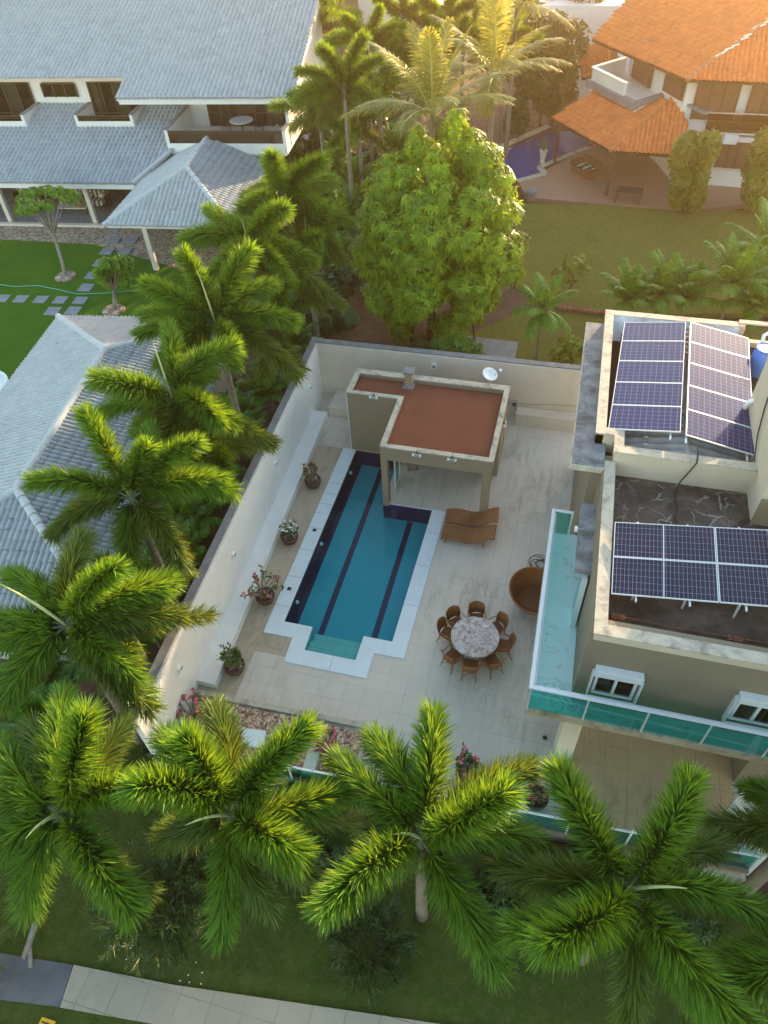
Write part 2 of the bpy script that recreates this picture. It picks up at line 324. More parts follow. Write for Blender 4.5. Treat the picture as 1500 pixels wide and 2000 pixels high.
def obj(name, mb, mat, parent=None, smooth=False, local=False, bevel=0):
    """world coordinates in, one mesh out; the children share their thing's origin"""
    v = np.array(mb.v, float); me = bpy.data.meshes.new(name); off = np.zeros(3)
    if parent is not None and not local: off = np.array(root_of(parent).location)
    o_loc = None
    if parent is None and not local:
        off = np.array([(v[:, 0].min()+v[:, 0].max())/2, (v[:, 1].min()+v[:, 1].max())/2, v[:, 2].min()]); o_loc = off
    me.from_pydata((v-off).tolist(), [], mb.f); me.update()
    if smooth: me.polygons.foreach_set('use_smooth', [True]*len(me.polygons))
    o = link(name, me, mat, parent, o_loc)
    if bevel:
        b = o.modifiers.new('bevel', 'BEVEL'); b.width = bevel; b.segments = 2; b.limit_method = 'ANGLE'
    return o
def npobj(name, V, F, mat, parent, tint=None, smooth=False, local=False, origin=None):
    """numpy arrays: V (n,3), F (m,4) quads with equal last two for a triangle avoided; tint per face"""
    off = np.zeros(3); V = np.asarray(V, float)
    if parent is not None and not local: off = np.array(root_of(parent).location)
    if parent is None and not local: off = np.array([(V[:, 0].min()+V[:, 0].max())/2, (V[:, 1].min()+V[:, 1].max())/2, V[:, 2].min()]); origin = off
    V = V-off; me = bpy.data.meshes.new(name); k = F.shape[1]
    me.vertices.add(len(V)); me.vertices.foreach_set('co', V.astype(np.float32).ravel()); me.loops.add(F.size); me.loops.foreach_set('vertex_index', F.astype(np.int32).ravel())
    me.polygons.add(len(F)); me.polygons.foreach_set('loop_start', np.arange(0, F.size, k, dtype=np.int32)); me.update(calc_edges=True)
    if smooth: me.polygons.foreach_set('use_smooth', np.ones(len(F), bool))
    if tint is not None:
        a = me.attributes.new('tint', 'FLOAT', 'FACE'); a.data.foreach_set('value', np.asarray(tint, np.float32))
    return link(name, me, mat, parent, origin)
def tag(o, label, cat, group=None):
    o['label'] = label; o['category'] = cat
    if group: o['group'] = group
    return o
def struct(o, kind='structure'): o['kind'] = kind; return o
def thing(name, label, cat, loc=(0, 0, 0), rz=0, group=None):
    o = bpy.data.objects.new(name, None); COL.objects.link(o); o.location = loc; o.rotation_euler = (0, 0, rz); o.empty_display_size = .2
    return tag(o, label, cat, group)
def copy_tree(o, parent=None):
    c = o.copy(); COL.objects.link(c); c.parent = parent
    for ch in [q for q in bpy.data.objects if q.parent == o]: copy_tree(ch, c)
    return c
class Fr:      # local frame of a rotated house
    def __init__(s, o, deg): s.o = o; a = math.radians(deg); s.c = math.cos(a); s.s = math.sin(a)
    def __call__(s, x, y, z=0): return (s.o[0]+x*s.c-y*s.s, s.o[1]+x*s.s+y*s.c, z)
    def box(s, mb, x0, x1, y0, y1, z0, z1): return mb.hexa([s(x0, y0)[:2], s(x1, y0)[:2], s(x1, y1)[:2], s(x0, y1)[:2]], z0, z1)
# ------------------------------------------------------------------ SETTING
def slab(name, poly, z, mat, th=.06):
    return struct(obj(name, MB().hexa([p[:2] for p in poly], z-th, z), mat))
g = MB()
hx0, hx1, hy0, hy1 = -.4, 4.3, -1.4, 9.1
B = 110
for x0, x1, y0, y1 in ((-B, B, hy1, B), (-B, B, -B, hy0), (-B, hx0, hy0, hy1), (hx1, B, hy0, hy1)): g.add([(x0, y0, -.42), (x1, y0, -.42), (x1, y1, -.42), (x0, y1, -.42)], [(0, 1, 2, 3)])
struct(obj('ground', g, m_soil))
# wall line west of the terrace: x as a function of y
def wx(y): return -1.78-(y+4.5)*.0465
# terrace, with the hole of the pool
pin = [(0, 0), (1.02, 0), (1.04, -.92), (2.79, -.92), (2.8, 0.03), (3.78, .03), (3.85, 6.16), (1.89, 6.13), (1.89, 8.93), (0, 8.93)]   # water edge
pout = [(-.55, -.56), (.49, -.56), (.51, -1.48), (3.30, -1.48), (3.31, -.52), (4.30, -.52), (4.38, 6.16), (1.89, 6.16), (1.89, 8.95), (-.57, 8.95)]
t = MB()
for p in ([(-2.6, -4.9), (-.55, -4.9), (-.55, 8.95), (-2.6, 8.95)],):
    pass
obj_t = MB(); Z = 0
for x0, x1, y0, y1 in ((4.1, 14.3, -.3, 6.165), (4.1, 14.3, -1.3, -.3), (4.1, 14.3, -4.9, -1.3), (4.1, 14.3, 6.165, 12.5), (1.89, 4.1, 6.165, 12.5), (-.555, 4.1, -4.9, -1.3), (3.1, 4.1, -1.3, -.3), (-2.6, 1.89, 8.955, 12.5)):
    obj_t.box(x0, x1, y0, y1, -.4, Z)
struct(obj('terrace', obj_t, m_terrace))
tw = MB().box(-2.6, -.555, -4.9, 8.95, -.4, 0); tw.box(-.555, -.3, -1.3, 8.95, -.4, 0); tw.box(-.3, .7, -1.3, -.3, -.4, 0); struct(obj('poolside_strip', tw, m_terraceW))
# extra: terrace slivers between coping and edge boxes
# yards
slab('left_lawn', [at(0, 750), at(0, 467), (-21.5, 24.2), (-14.5, 22.2), (-10.5, 20), (-9, 12)], -.02, m_lawnL, .3)
slab('left_lawn_west', [(-45, 5), (-16, 5), (-13, 14), (-14, 22), (-22, 24.0), (-45, 21.5)], -.03, m_lawnL, .3)
slab('gravel_strip', [(-45, 18), (-8, 19), (-7, 27.5), (-45, 27.5)], -.05, m_gravel, .3)
slab('garden_soil', [(-8.8, 12.7), (11, 12.9), (11, 24), (-8.8, 40)], -.06, m_soil, .3)
slab('garden_lawn', [at(1010, 395), at(1500, 412), (45, 34), (45, 20.5), at(1500, 610), at(1170, 615), at(1090, 600), at(1000, 560), at(985, 470)], -.02, m_lawnR, .3)
slab('garden_grass', [(2.4, 12.75), (30, 12.75), (30, 22), at(1170, 612)[:2], at(1040, 600)[:2], (2.6, 18)], -.03, m_lawnR, .3)
slab('rear_ground', [(-30, 40), (45, 36), (45, 90), (-60, 90)], -.08, m_soil, .3)
slab('brick_patio', [at(1010, 352), at(1030, 385), at(1320, 411), at(1480, 395), (22, 36.5), (22, 50), (12, 52), at(1040, 345)], .0, m_patio, .3)
struct(obj('carport_floor', MB().box(9.72, 14.17, -4.8, -.5, .0, .004), m_terrace_f('tan_carport_paving', (.72, .47, .26), (.66, .43, .24), .62, .012, .5)))
slab('front_lawn', [(-60, -5.1), (60, -4.9), (60, -40), (-60, -40)], -.3, m_lawnF, .1)
# sidewalk at the foot of the picture
def S(x, y): return at(x, y, -.28)[:2]
slab('sidewalk', [S(145, 1885), S(340, 1924), (20, -8.1), (20, -9.3), S(300, 2000), S(118, 1968)], -.24, m_walk, .12)
slab('driveway', [S(-60, 1852), S(143, 1885), S(117, 1967), S(-60, 1945)], -.25, m_asph, .1)
# ------------------------------------------------------------------ POOL
pool = thing('swimming_pool', 'long turquoise lap pool with navy lines and white stone edge on the beige terrace', 'swimming pool', (1.9, 4, 0))
D = -.8
b = MB(); n = len(pin)
fl = MB().add([(x, y, D) for x, y in pin], [tuple(range(n))]); obj('pool_floor', fl, m_ptile, pool)
for i in range(n):
    a_, c_ = pin[i], pin[(i+1) % n]; b.add([(*a_, D), (*c_, D), (*c_, 0), (*a_, 0)], [(0, 1, 2, 3)])
wb = MB(); wn_ = MB()
for i in range(n):
    a_, c_ = pin[i], pin[(i+1) % n]; (wn_ if i in (6, 7, 8, 9) else wb).add([(*a_, D), (*c_, D), (*c_, 0), (*a_, 0)], [(0, 3, 2, 1)])
obj('pool_wall', wb, m_ptile, pool); obj('navy_pool_wall', wn_, m_pnavy, pool)
for x in (1.12, 2.98):
    y1 = 8.85 if x < 1.9 else 6.1; obj('lane_line', MB().box(x-.11, x+.11, .02, y1, D, D+.004), m_pnavy, pool)
obj('lane_line', MB().box(.001, .2, .02, 8.9, D+.001, D+.006), m_pnavy, pool)
st = MB().box(1.045, 2.785, -.915, -.42, D, -.2); st.box(1.045, 2.785, -.42, 0.02, D, -.4); obj('pool_step', st, m_pstep, pool)
cp = MB()
quads = [[(-.57, 8.95), (0, 8.93), (0, 0), (-.55, -.56)], [(-.55, -.56), (0, 0), (1.02, 0), (.49, -.56)], [(.49, -.56), (1.02, 0), (1.04, -.92), (.51, -1.48)], [(.51, -1.48), (1.04, -.92), (2.79, -.92), (3.30, -1.48)],
         [(3.30, -1.48), (2.79, -.92), (2.8, .03), (3.31, -.52)], [(3.31, -.52), (2.8, .03), (3.78, .03), (4.30, -.52)], [(4.30, -.52), (3.78, .03), (3.85, 6.16), (4.38, 6.16)]]
for q in quads: cp.hexa(q, -.12, .03)
obj('stone_coping', cp, m_stone, pool)
jn = MB()
for yy in (.6, 1.9, 3.2, 4.3, 5.1, 5.6, 6.2, 6.8): jn.box(-.55, -.01, yy, yy+.012, .03, .033)
for yy in (1.6, 3.4, 5.0): jn.box(3.83, 4.33, yy, yy+.01, .03, .033)
jn.box(2.05, 2.06, -1.46, -.93, .03, .033); obj('coping_joint', jn, m_copgrey, pool)
for x, y in ((-.3, 1.35), (-.3, 4.2)): obj('overflow_drain', MB().box(x-.07, x+.07, y-.07, y+.07, .03, .036), m_dark, pool)
for y in (1.1, 3.9, 7.9): obj('pool_light', MB().lathe([(.07, -.0), (.07, .02)], (0.0, 0, 0), 12) if False else MB().ball((.02, y, -.35), .08, 10), m_whitep, pool)
struct(obj('pool_water', MB().add([(x, y, -.10) for x, y in pin], [tuple(range(n))]), m_water))
# ------------------------------------------------------------------ BOUNDARY WALLS
wl = thing('boundary_wall', 'long white side wall with a low bench ledge along the pool strip', 'wall', (wx(3), 3, 0))
WT = 2.7
ya, yb = -5.6, 12.7
obj('wall_panel', MB().hexa([(wx(ya)-.2, ya), (wx(ya), ya), (wx(yb), yb), (wx(yb)-.2, yb)], -.35, WT), m_white, wl)
obj('wall_cap', MB().hexa([(wx(ya)-.32, ya-.05), (wx(ya)-.06, ya-.05), (wx(yb)-.06, yb+.1), (wx(yb)-.32, yb+.1)], WT, WT+.06), m_copgrey, wl)
def bx_(y): return -1.45-(y-2)*.044
obj('bench_ledge', MB().hexa([(wx(-2.9)+.003, -2.9), (bx_(-2.9), -2.9), (bx_(10.8), 10.8), (wx(10.8)+.003, 10.8)], 0.002, .3), m_white, wl)
wbk = thing('rear_wall', 'cream rear wall with grey top behind the pool house', 'wall', (4, 12.5, 0))
obj('wall_panel', MB().hexa([(wx(12.4)+.003, 12.38), (9.3, 12.5), (9.3, 12.72), (wx(12.7)+.003, 12.6)], -.3, WT-.003), m_cream, wbk)
obj('wall_cap', MB().hexa([(wx(12.4)-.05, 12.46), (9.3, 12.58), (9.3, 12.86), (wx(12.7)-.05, 12.74)], WT, WT+.06), m_copgrey, wbk)
obj('bench_ledge', MB().hexa([(6.3, 11.9), (9.1, 11.95), (9.1, 12.48), (6.3, 12.43)], .002, .62), m_cream, wbk)
obj('side_ledge', MB().hexa([(-1.84, 11.0), (-.3, 11.0), (-.3, 12.38), (-1.84, 12.38)], .002, .4), m_cream, wbk)
def walllight(px, py, z, nrm, lab):
    p = at(px, py, z); q = thing('wall_lamp', lab, 'lamp', p, math.atan2(nrm[1], nrm[0]), 'small white lamps on the perimeter walls')
    obj('lamp_body', MB().box(-.03, .07, -.11, .11, -.1, .1), m_whitemetal, q, local=True); obj('lens', MB().box(.07, .075, -.07, .07, -.05, .05), m_slate, q, local=True)
def onwall(px, py, xw=None, yw=None):
    d = ray(px, py)
    t_ = (xw-CAM[0])/d[0] if xw is not None else (yw-CAM[1])/d[1]
    p = CAM+d*t_; return p
for (px, py, lab) in ((603, 757, 'small white lamp at the far end of the side wall'), (537, 905, 'small white lamp on the side wall above the red-flowered pot'), (455, 1083, 'small white lamp on the side wall near the spreading pot plant'), (350, 1304, 'small white lamp nearest the street end of the side wall')):
    xw = -2.2
    for _ in range(5): xw = wx(onwall(px, py, xw=xw)[1])
    p = onwall(px, py, xw=xw); q = thing('wall_lamp', lab, 'lamp', tuple(p), 0, 'small white lamps on the perimeter walls')
    obj('lamp_body', MB().box(-.02, .08, -.1, .1, -.1, .1), m_whitemetal, q, local=True); obj('lens', MB().box(.08, .085, -.06, .06, -.05, .05), m_slate, q, local=True)
p = onwall(848, 714, yw=12.45); q = thing('wall_lamp', 'small white lamp on the cream rear wall right of the chimney', 'lamp', tuple(p), -PI/2, 'small white lamps on the perimeter walls')
obj('lamp_body', MB().box(-.02, .08, -.1, .1, -.14, .14), m_whitemetal, q, local=True); obj('lens', MB().box(.08, .085, -.06, .06, -.08, .04), m_slate, q, local=True)
p = onwall(1006, 787, yw=12.44); q = thing('utility_box', 'grey metal utility box on the rear wall right of the pool house', 'box', tuple(p), 0)
obj('box_body', MB().box(-.28, .1, -.12, .0, -.12, .14), m_steel, q, local=True); obj('grille', MB().box(-.1, .06, -.125, -.121, -.08, .1), m_dark, q, local=True)
obj('cable', MB().tube([(.1, -.02, 0), (.9, -.02, .06), (1.9, -.02, .2), (3.0, -.02, .24)], .008, 5), m_blackpl, q, local=True)
# ------------------------------------------------------------------ POOL HOUSE
ph = thing('pool_house', 'flat roofed pool house with red gravel roof and open terrace bay beside the pool', 'pool house', (3.5, 8.5, 0))
H = 3.0
ro = MB(); ro.box(2.03, 5.83, 6.28, 10.3, 2.62, 2.8); ro.box(.0, 2.03, 9.12, 10.3, 2.62, 2.8); obj('roof', ro, m_rgravel, ph)
def rim(mb, pts, w, z0, z1):
    pass
c = MB()   # parapet coping (outer rectangle with notch)
for x0, x1, y0, y1 in ((1.89, 6.03, 6.12, 6.32), (1.89, 2.09, 6.32, 9.15), (-.22, 1.89, 8.97, 9.15), (-.22, 0, 9.15, 10.3), (-.22, 6.03, 10.3, 10.6), (5.83, 6.03, 6.32, 10.3)): c.box(x0, x1, y0, y1, 2.95, 3.0)
obj('parapet_coping', c, m_coping, ph)
c = MB()
for x0, x1, y0, y1 in ((1.9, 6.0, 6.13, 6.31), (1.9, 2.08, 6.31, 9.0), (5.84, 6.0, 6.31, 10.3)): c.box(x0, x1, y0, y1, 2.35, 2.95)
c.box(-.2, 5.84, 10.3, 10.58, 2.35, 2.95); obj('beam', c, m_olive, ph)
w_ = MB(); w_.box(-.2, 1.9, 8.99, 9.13, -.3, 2.95); w_.box(-.2, -.04, 9.13, 10.3, 0, 2.95); w_.box(-.2, 6.0, 10.42, 10.58, 0, 2.35); w_.box(5.86, 6.0, 8.6, 10.42, 0, 2.35); w_.box(1.9, 2.04, 8.4, 10.42, 0, 2.35); obj('wall', w_, m_olive, ph)
for x0, x1, y0, y1 in ((1.9, 2.14, 6.13, 6.4), (5.66, 5.96, 6.2, 6.5)): obj('pillar', MB().box(x0, x1, y0, y1, -.1 if x0 < 3 else 0.001, 2.35), m_olive, ph)
obj('ceiling', MB().box(2.05, 5.83, 6.32, 10.3, 2.5, 2.6), m_cream, ph)
obj('white_trim', MB().box(-.225, -.2, 8.975, 8.99, 0, 3), m_whitemetal, ph)
dr = obj('glass_door', MB().box(2.16, 2.2, 7.0, 7.06, .05, 2.1).box(2.16, 2.2, 7.7, 7.76, .05, 2.1).box(2.16, 2.2, 7.06, 7.7, .05, .11).box(2.16, 2.2, 7.06, 7.7, 2.04, 2.1), m_whitemetal, ph); obj('pane', MB().box(2.175, 2.185, 7.06, 7.7, .11, 2.04), m_glass, dr)
obj('threshold', MB().box(1.9, 4.3, 6.165, 6.22, .001, .012), m_stone, ph)
ch = obj('chimney', MB().box(1.92, 2.22, 9.98, 10.28, 2.8, 3.45), m_brickch, ph); obj('chimney_cap', MB().box(1.86, 2.28, 9.92, 10.34, 3.45, 3.53), m_copgrey, ch); obj('flashing', MB().box(1.84, 2.3, 9.84, 10.3, 2.8, 2.87), m_copgrey, ch)
for px, py, yw, xw, rz, lab in ((730, 775, 8.97, None, -PI/2, 'white floodlight on the recessed wall of the pool house roof'), (814.5, 887, 6.12, None, -PI/2, 'left white floodlight on the front beam of the pool house'), (883, 896, 6.12, None, -PI/2, 'right white floodlight on the front beam of the pool house'), (984, 829, None, 6.03, 0, 'white floodlight on the side of the pool house facing the main house')):
    p = onwall(px, py, xw=xw, yw=yw); q = thing('floodlight', lab, 'floodlight', tuple(p), rz, 'flat white floodlights of the pool house')
    obj('housing', MB().box(0, .09, -.17, .17, -.05, .04), m_whitemetal, q, local=True, bevel=.008); obj('lens', MB().box(.09, .094, -.09, .09, -.03, .02), m_slate, q, local=True); obj('bracket', MB().box(-.02, .03, -.015, .015, .04, .16), m_dark, q, local=True)
    obj('top_plate', MB().box(.02, .08, -.1, .1, .041, .045), m_slate, q, local=True)
# satellite dish
p = np.array(at(957, 742, 3.0)); q = thing('satellite_dish', 'white satellite dish on the rear corner of the pool house roof', 'satellite dish', (p[0], 10.45, 3.0))
obj('mast', MB().tube([(0, 0, 0), (0, 0, .45)], .02), m_steel, q, local=True)
dsh = MB().lathe([(.0001, .0), (.12, .01), (.22, .035), (.31, .075), (.3, .085), (.21, .045), (.11, .02), (.0001, .01)], (0, 0, 0), 24)
do = obj('dish', dsh, m_whitemetal, q, smooth=True, local=True); do.location = (0, 0, .5); do.rotation_euler = (.25, .35, 0)
obj('feed_arm', MB().tube([(.18, 0, .5), (.42, -.05, .78)], .012, 6), m_steel, q, local=True); obj('receiver', MB().box(.37, .47, -.1, 0, .76, .84), m_whitemetal, q, local=True)
# little wooden folding chair
q = thing('folding_chair', 'small wooden folding chair in the shade of the pool house bay', 'chair', at(806, 912), .3)
f_ = MB()
for sx in (-.2, .2): f_.bar((sx, -.22, .0), (sx, .2, .42), .035); f_.bar((sx, .22, 0), (sx, -.1, .75), .035)
f_.bar((-.2, -.2, .04), (.2, -.2, .04), .03); obj('frame', f_, m_wickerframe, q, local=True); s_ = MB()
for k in range(5): s_.box(-.2, .2, -.2+k*.085, -.2+k*.085+.06, .42, .44)
obj('seat', s_, m_wickero, q, local=True); obj('backrest', MB().bar((-.2, -.13, .7), (.2, -.13, .7), .03, .1), m_wickero, q, local=True)
# ------------------------------------------------------------------ MAIN HOUSE
mh = thing('main_house', 'taupe main house with marble balcony and walled flat roofs at the right', 'house', (11.5, 3, 0))
ww = MB()
ww.box(9.272, 9.62, -2.3, 3.3, 3.3, 6.42)                                  # west wall upper floor
ww.box(9.27, 20, -2.64, -2.3, 3.301, 6.42)                                  # street wall
obj('upper_wall', ww, m_olive, mh)
obj('lower_wall', MB().box(9.0, 9.3, 3.0, 10.0, 0, 6.3).box(14.18, 20, -2.3, -1.9, 0, 2.97).box(14.18, 14.4, -1.9, 0, 0, 2.97).box(9.5, 20, 2.6, 2.9, 0, 2.97), m_olive, mh)
obj('utility_wall', MB().box(9.3, 20, 10.0, 10.2, 0, 6.3), m_beige, mh)
obj('balcony_slab', MB().box(8.19, 20, -3.18, 3.0, 3.0, 3.27), m_coping, mh)
obj('balcony_floor', MB().box(8.24, 20, -3.12, 3.0, 3.27, 3.3), m_marble, mh)
obj('column', MB().box(9.23, 9.71, -2.9, -2.35, 0, 3.0), m_cream, mh)
obj('parapet', MB().box(9.35, 9.58, -2.75, 3.015, 6.2, 6.45).box(9.58, 20, -2.75, -2.52, 6.2, 6.45), m_beige, mh)
obj('parapet_coping', MB().box(9.31, 9.6, -2.79, 3.0, 6.45, 6.5).box(9.6, 20, -2.79, -2.49, 6.45, 6.5), m_coping, mh)
obj('lower_roof', MB().box(9.58, 20, -2.52, 3.0, 5.9, 6.0), m_crack, mh)
# raised rear roof
UZ = 6.9
x0, y0, y1 = 9.0, 3.6, 10.3
obj('upper_parapet', MB().box(9.0, 9.2, 3.75, 10.15, 6.0, UZ-.06).box(9.0, 9.5, 3.75, 3.95, 6.0, UZ-.061).box(9.52, 9.7, 3.02, 3.95, 5.9, UZ-.06).box(9.7, 13.4, 3.02, 3.2, 5.9, UZ-.06).box(9.2, 13.4, 9.95, 10.15, 6.0, UZ-.06), m_beige, mh)
obj('upper_coping', MB().box(8.96, 9.24, 3.66, 10.2, UZ-.06, UZ).box(9.24, 9.74, 3.66, 3.94, UZ-.06, UZ).box(9.47, 9.74, 2.95, 3.66, UZ-.06, UZ).box(9.74, 13.3, 2.95, 3.24, UZ-.06, UZ).box(9.24, 13.2, 9.92, 10.2, UZ-.06, UZ).box(13.2, 20, 10.1, 10.3, UZ-.02, UZ+.03), m_coping, mh)
obj('concrete_ledge', MB().box(8.43, 8.99, 2.7, 9.95, 6.36, 6.5).box(8.99, 9.3, 2.7, 3.66, 6.36, 6.497), m_stained, mh)
obj('ledge_fascia', MB().box(8.40, 8.43, 2.66, 9.97, 6.30, 6.49).box(8.43, 9.3, 2.66, 2.69, 6.30, 6.49), m_coping, mh)
obj('door_canopy', MB().box(8.86, 9.42, -.33, 2.05, 5.5, 5.68), m_stained, mh)
obj('silver_flashing', MB().add([(9.24, 9.2, 6.35), (13.2, 9.2, 6.35), (13.2, 9.93, 6.88), (9.24, 9.93, 6.88)], [(0, 1, 2, 3)]), m_foil, mh)
obj('upper_roof_deck', MB().box(9.2, 14, 3.2, 9.95, 6.0, 6.15), m_dark, mh)
# corrugated roof of big barrel channels running across (east-west)
cm = MB(); nu = 90
for sgn, xa, xb in ((-1, 9.55, 11.38), (1, 11.45, 13.1)):
    V = []; rows = 0
    ny = 260
    for i in range(ny+1):
        y = 3.25+6.4*i/ny; h = .11*abs(math.sin(PI*(y-3.25)/.3))
        za, zb = (6.42, 6.74) if sgn < 0 else (6.74, 6.42); V += [(xa, y, za+h), (xb, y, zb+h)]
    cm.add(V, [(2*i, 2*i+1, 2*i+3, 2*i+2) for i in range(ny)])
obj('corrugated_roof', cm, m_corr, mh)
obj('ridge_cap', MB().tube([(11.41, 3.25, 6.78), (11.41, 9.6, 6.78)], .09, 8), m_corr, mh)
# tower
tw = thing('water_tank_tower', 'beige rendered tower block rising beside the solar roof at the right edge', 'tower', (15, 4.4, 6))
obj('tower_wall', MB().box(13.12, 18, 1.9, 5.8, 6.002, 10.5), m_beige, tw); obj('base_skirt', MB().box(13.10, 18, 1.86, 1.9, 6.001, 6.9), m_olive, tw)
obj('drain_pipe', MB().tube([(13.02, 5.65, 6.6), (13.02, 5.55, 7.1), (13.06, 5.5, 7.2), (13.2, 5.5, 7.25)], .07, 10), m_whitemetal, tw, smooth=True)
obj('conduit', MB().tube([(13.05, 3.3, 6.9), (13.06, 3.9, 7.3), (13.08, 4.3, 7.9), (13.08, 4.6, 9)], .02, 6), m_blackpl, tw)
# windows of the street wall
def house_window(px, py, lab, w=.98, h=.95, z=4.55):
    p = onwall(px, py, yw=-2.645); x = p[0]; zc = p[2]
    q = obj('window', MB().box(x-w/2, x-w/2+.07, -2.72, -2.643, zc-h/2, zc+h/2).box(x+w/2-.07, x+w/2, -2.72, -2.643, zc-h/2, zc+h/2).box(x-w/2+.07, x+w/2-.07, -2.72, -2.643, zc-h/2, zc-h/2+.07).box(x-w/2+.07, x+w/2-.07, -2.72, -2.643, zc+h/2-.07, zc+h/2).box(x-.035, x+.035, -2.73, -2.643, zc-h/2+.07, zc+h/2-.07), m_whitemetal, mh)
    q['label'] = lab
    obj('shutter_box', MB().box(x-w/2-.06, x+w/2+.06, -2.86, -2.643, zc+h/2+.02, zc+h/2+.24), m_whitemetal, q, bevel=.01)
    obj('shutter_rail', MB().box(x-w/2-.1, x-w/2-.06, -2.8, -2.643, zc-h/2-.1, zc+h/2+.02).box(x+w/2+.06, x+w/2+.1, -2.8, -2.643, zc-h/2-.1, zc+h/2+.02).box(x-w/2-.1, x+w/2+.1, -2.8, -2.72, zc-h/2-.14, zc-h/2-.1), m_whitemetal, q)
    obj('pane', MB().box(x-w/2+.07, x-.035, -2.69, -2.685, zc-h/2+.07, zc+h/2-.07).box(x+.035, x+w/2-.07, -2.69, -2.685, zc-h/2+.07, zc+h/2-.07), m_winglass, q)
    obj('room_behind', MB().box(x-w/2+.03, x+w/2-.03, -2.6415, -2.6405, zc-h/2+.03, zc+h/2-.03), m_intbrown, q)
    cu = MB()
    for k in range(9): cu.tube([(x-w/2+.12+k*.022, -2.66, zc+h/2-.1), (x-w/2+.12+k*.04, -2.66, zc-h/2+.12+.03*(8-k))], .012, 5)
    obj('curtain', cu, m_curtain, q)
house_window(1200, 1336, 'white sliding window with pale curtain'); house_window(1476, 1388, 'white sliding window cut by the picture edge')
# balustrade
bs = thing('glass_balustrade', 'teal glass balustrade with white handrail round the marble balcony', 'railing', (8.2, -3.1, 3.3))
RT = 4.35
def pane(a, b_): return MB().hexa([(a[0], a[1]), (b_[0], b_[1]), (b_[0]+(.012 if a[0] == b_[0] else 0), b_[1]+(0 if a[0] == b_[0] else .012)), (a[0]+(.012 if a[0] == b_[0] else 0), a[1]+(0 if a[0] == b_[0] else .012))], 3.31, RT-.05)
xs = [8.22, 9.6, 11.0, 12.4, 13.8, 15.2, 16.6, 18]
for i in range(len(xs)-1): obj('glass_pane', pane((xs[i]+.01, -3.15), (xs[i+1]-.01, -3.15)), m_glass, bs)
ys = [-3.12, -1.6, 0, 1.5, 2.9]
for i in range(len(ys)-1): obj('glass_pane', pane((8.21, ys[i]+.01), (8.21, ys[i+1]-.01)), m_glass, bs)
obj('glass_pane', pane((8.26, 2.94), (8.75, 2.94)), m_glass, bs)
obj('handrail', MB().box(8.16, 18, -3.21, -3.11, RT-.05, RT).box(8.16, 8.27, -3.11, 2.98, RT-.05, RT).box(8.27, 8.8, 2.89, 2.98, RT-.05, RT), m_whitemetal, bs, bevel=.012)
obj('lower_rail', MB().box(8.2, 18, -3.08, -3.02, RT-.14, RT-.1).box(8.26, 8.32, -3.02, 2.9, RT-.14, RT-.1), m_whitemetal, bs)
for x in xs: obj('post', MB().box(x-.02, x+.02, -3.17, -3.12, 3.27, RT-.05), m_whitemetal, bs)
for y in ys[1:]: obj('post', MB().box(8.19, 8.24, y-.02, y+.02, 3.27, RT-.05), m_whitemetal, bs)
obj('post', MB().box(8.74, 8.8, 2.91, 2.96, 3.3, RT-.05), m_whitemetal, bs)
q = thing('spot_lamp', 'small white spotlight on the stained door canopy', 'lamp', (8.86, .95, 5.68)); obj('lamp_arm', MB().tube([(.25, 0, 0), (.1, .02, .12), (-.05, 0, .1)], .012, 6), m_steel, q, local=True); obj('lamp_head', MB().box(-.12, -.04, -.06, .06, .04, .14), m_whitemetal, q, local=True)
q = thing('balcony_shutter', 'white louvred door leaf open against the balcony wall', 'door', (9.24, -.1, 3.3)); obj('door_leaf', MB().box(-.16, -.02, -.35, .35, 0, 2.1), m_whitemetal, q, local=True); obj('door_glass', MB().box(-.165, -.161, -.28, .28, .1, 2.0), m_glass, q, local=True)
# solar panels
def solar_panel(name, lab, o, ex, ey, w, h, mat, group, mid=False):
    ex = Vector(ex).normalized(); ey = Vector(ey); ey = (ey-ex*ey.dot(ex)).normalized(); ez = ex.cross(ey)
    q = thing(name, lab, 'solar panel', o, 0, group); mt = Matrix((ex, ey, ez)).transposed(); q.rotation_euler = mt.to_euler()
    obj('cell_sheet', MB().box(.02, w-.02, .02, h-.02, 0, .03), mat, q, local=True)
    f = MB().box(0, w, 0, .02, 0, .04).box(0, w, h-.02, h, 0, .04).box(0, .02, .02, h-.02, 0, .04).box(w-.02, w, .02, h-.02, 0, .04)
    if mid: f.box(w/2-.01, w/2+.01, .02, h-.02, .03, .034)
    obj('frame', f, m_frame, q, local=True)
ords = ['first', 'second', 'third', 'fourth', 'fifth']
PW, PH = 1.97, 1.09
TL = np.array(at(1050+965/3.3333, 580+168/3.3333, 7.12)); BLr = np.array(at(1050+930/3.3333, 580+885/3.3333, 7.12))
vy = (TL-BLr); Ly = np.linalg.norm(vy); vy /= Ly; PH = Ly/5
ew = np.array(at(1050+548/3.3333, 580+205/3.3333, 6.84))-TL; ew2 = np.array(at(1050+458/3.3333, 580+903/3.3333, 6.84))-BLr
PWl = float(np.linalg.norm(ew2)); ewu = ew2/PWl; ewu = ewu-vy*np.dot(ewu, vy); ewu /= np.linalg.norm(ewu)
for k in range(5):
    o = BLr+ewu*PWl+vy*(Ly*k/5); solar_panel('solar_panel', '%s blue solar panel from the front in the left column of the raised roof' % ords[k], o, -ewu, vy, PWl, PH-.012, m_poly, 'blue solar panels of the raised roof')
TL2 = np.array(at(1050+993/3.3333, 580+168/3.3333, 7.12)); BL2 = np.array(at(1050+962/3.3333, 580+903/3.3333, 7.12)); v2 = TL2-BL2; L2 = np.linalg.norm(v2); v2 /= L2
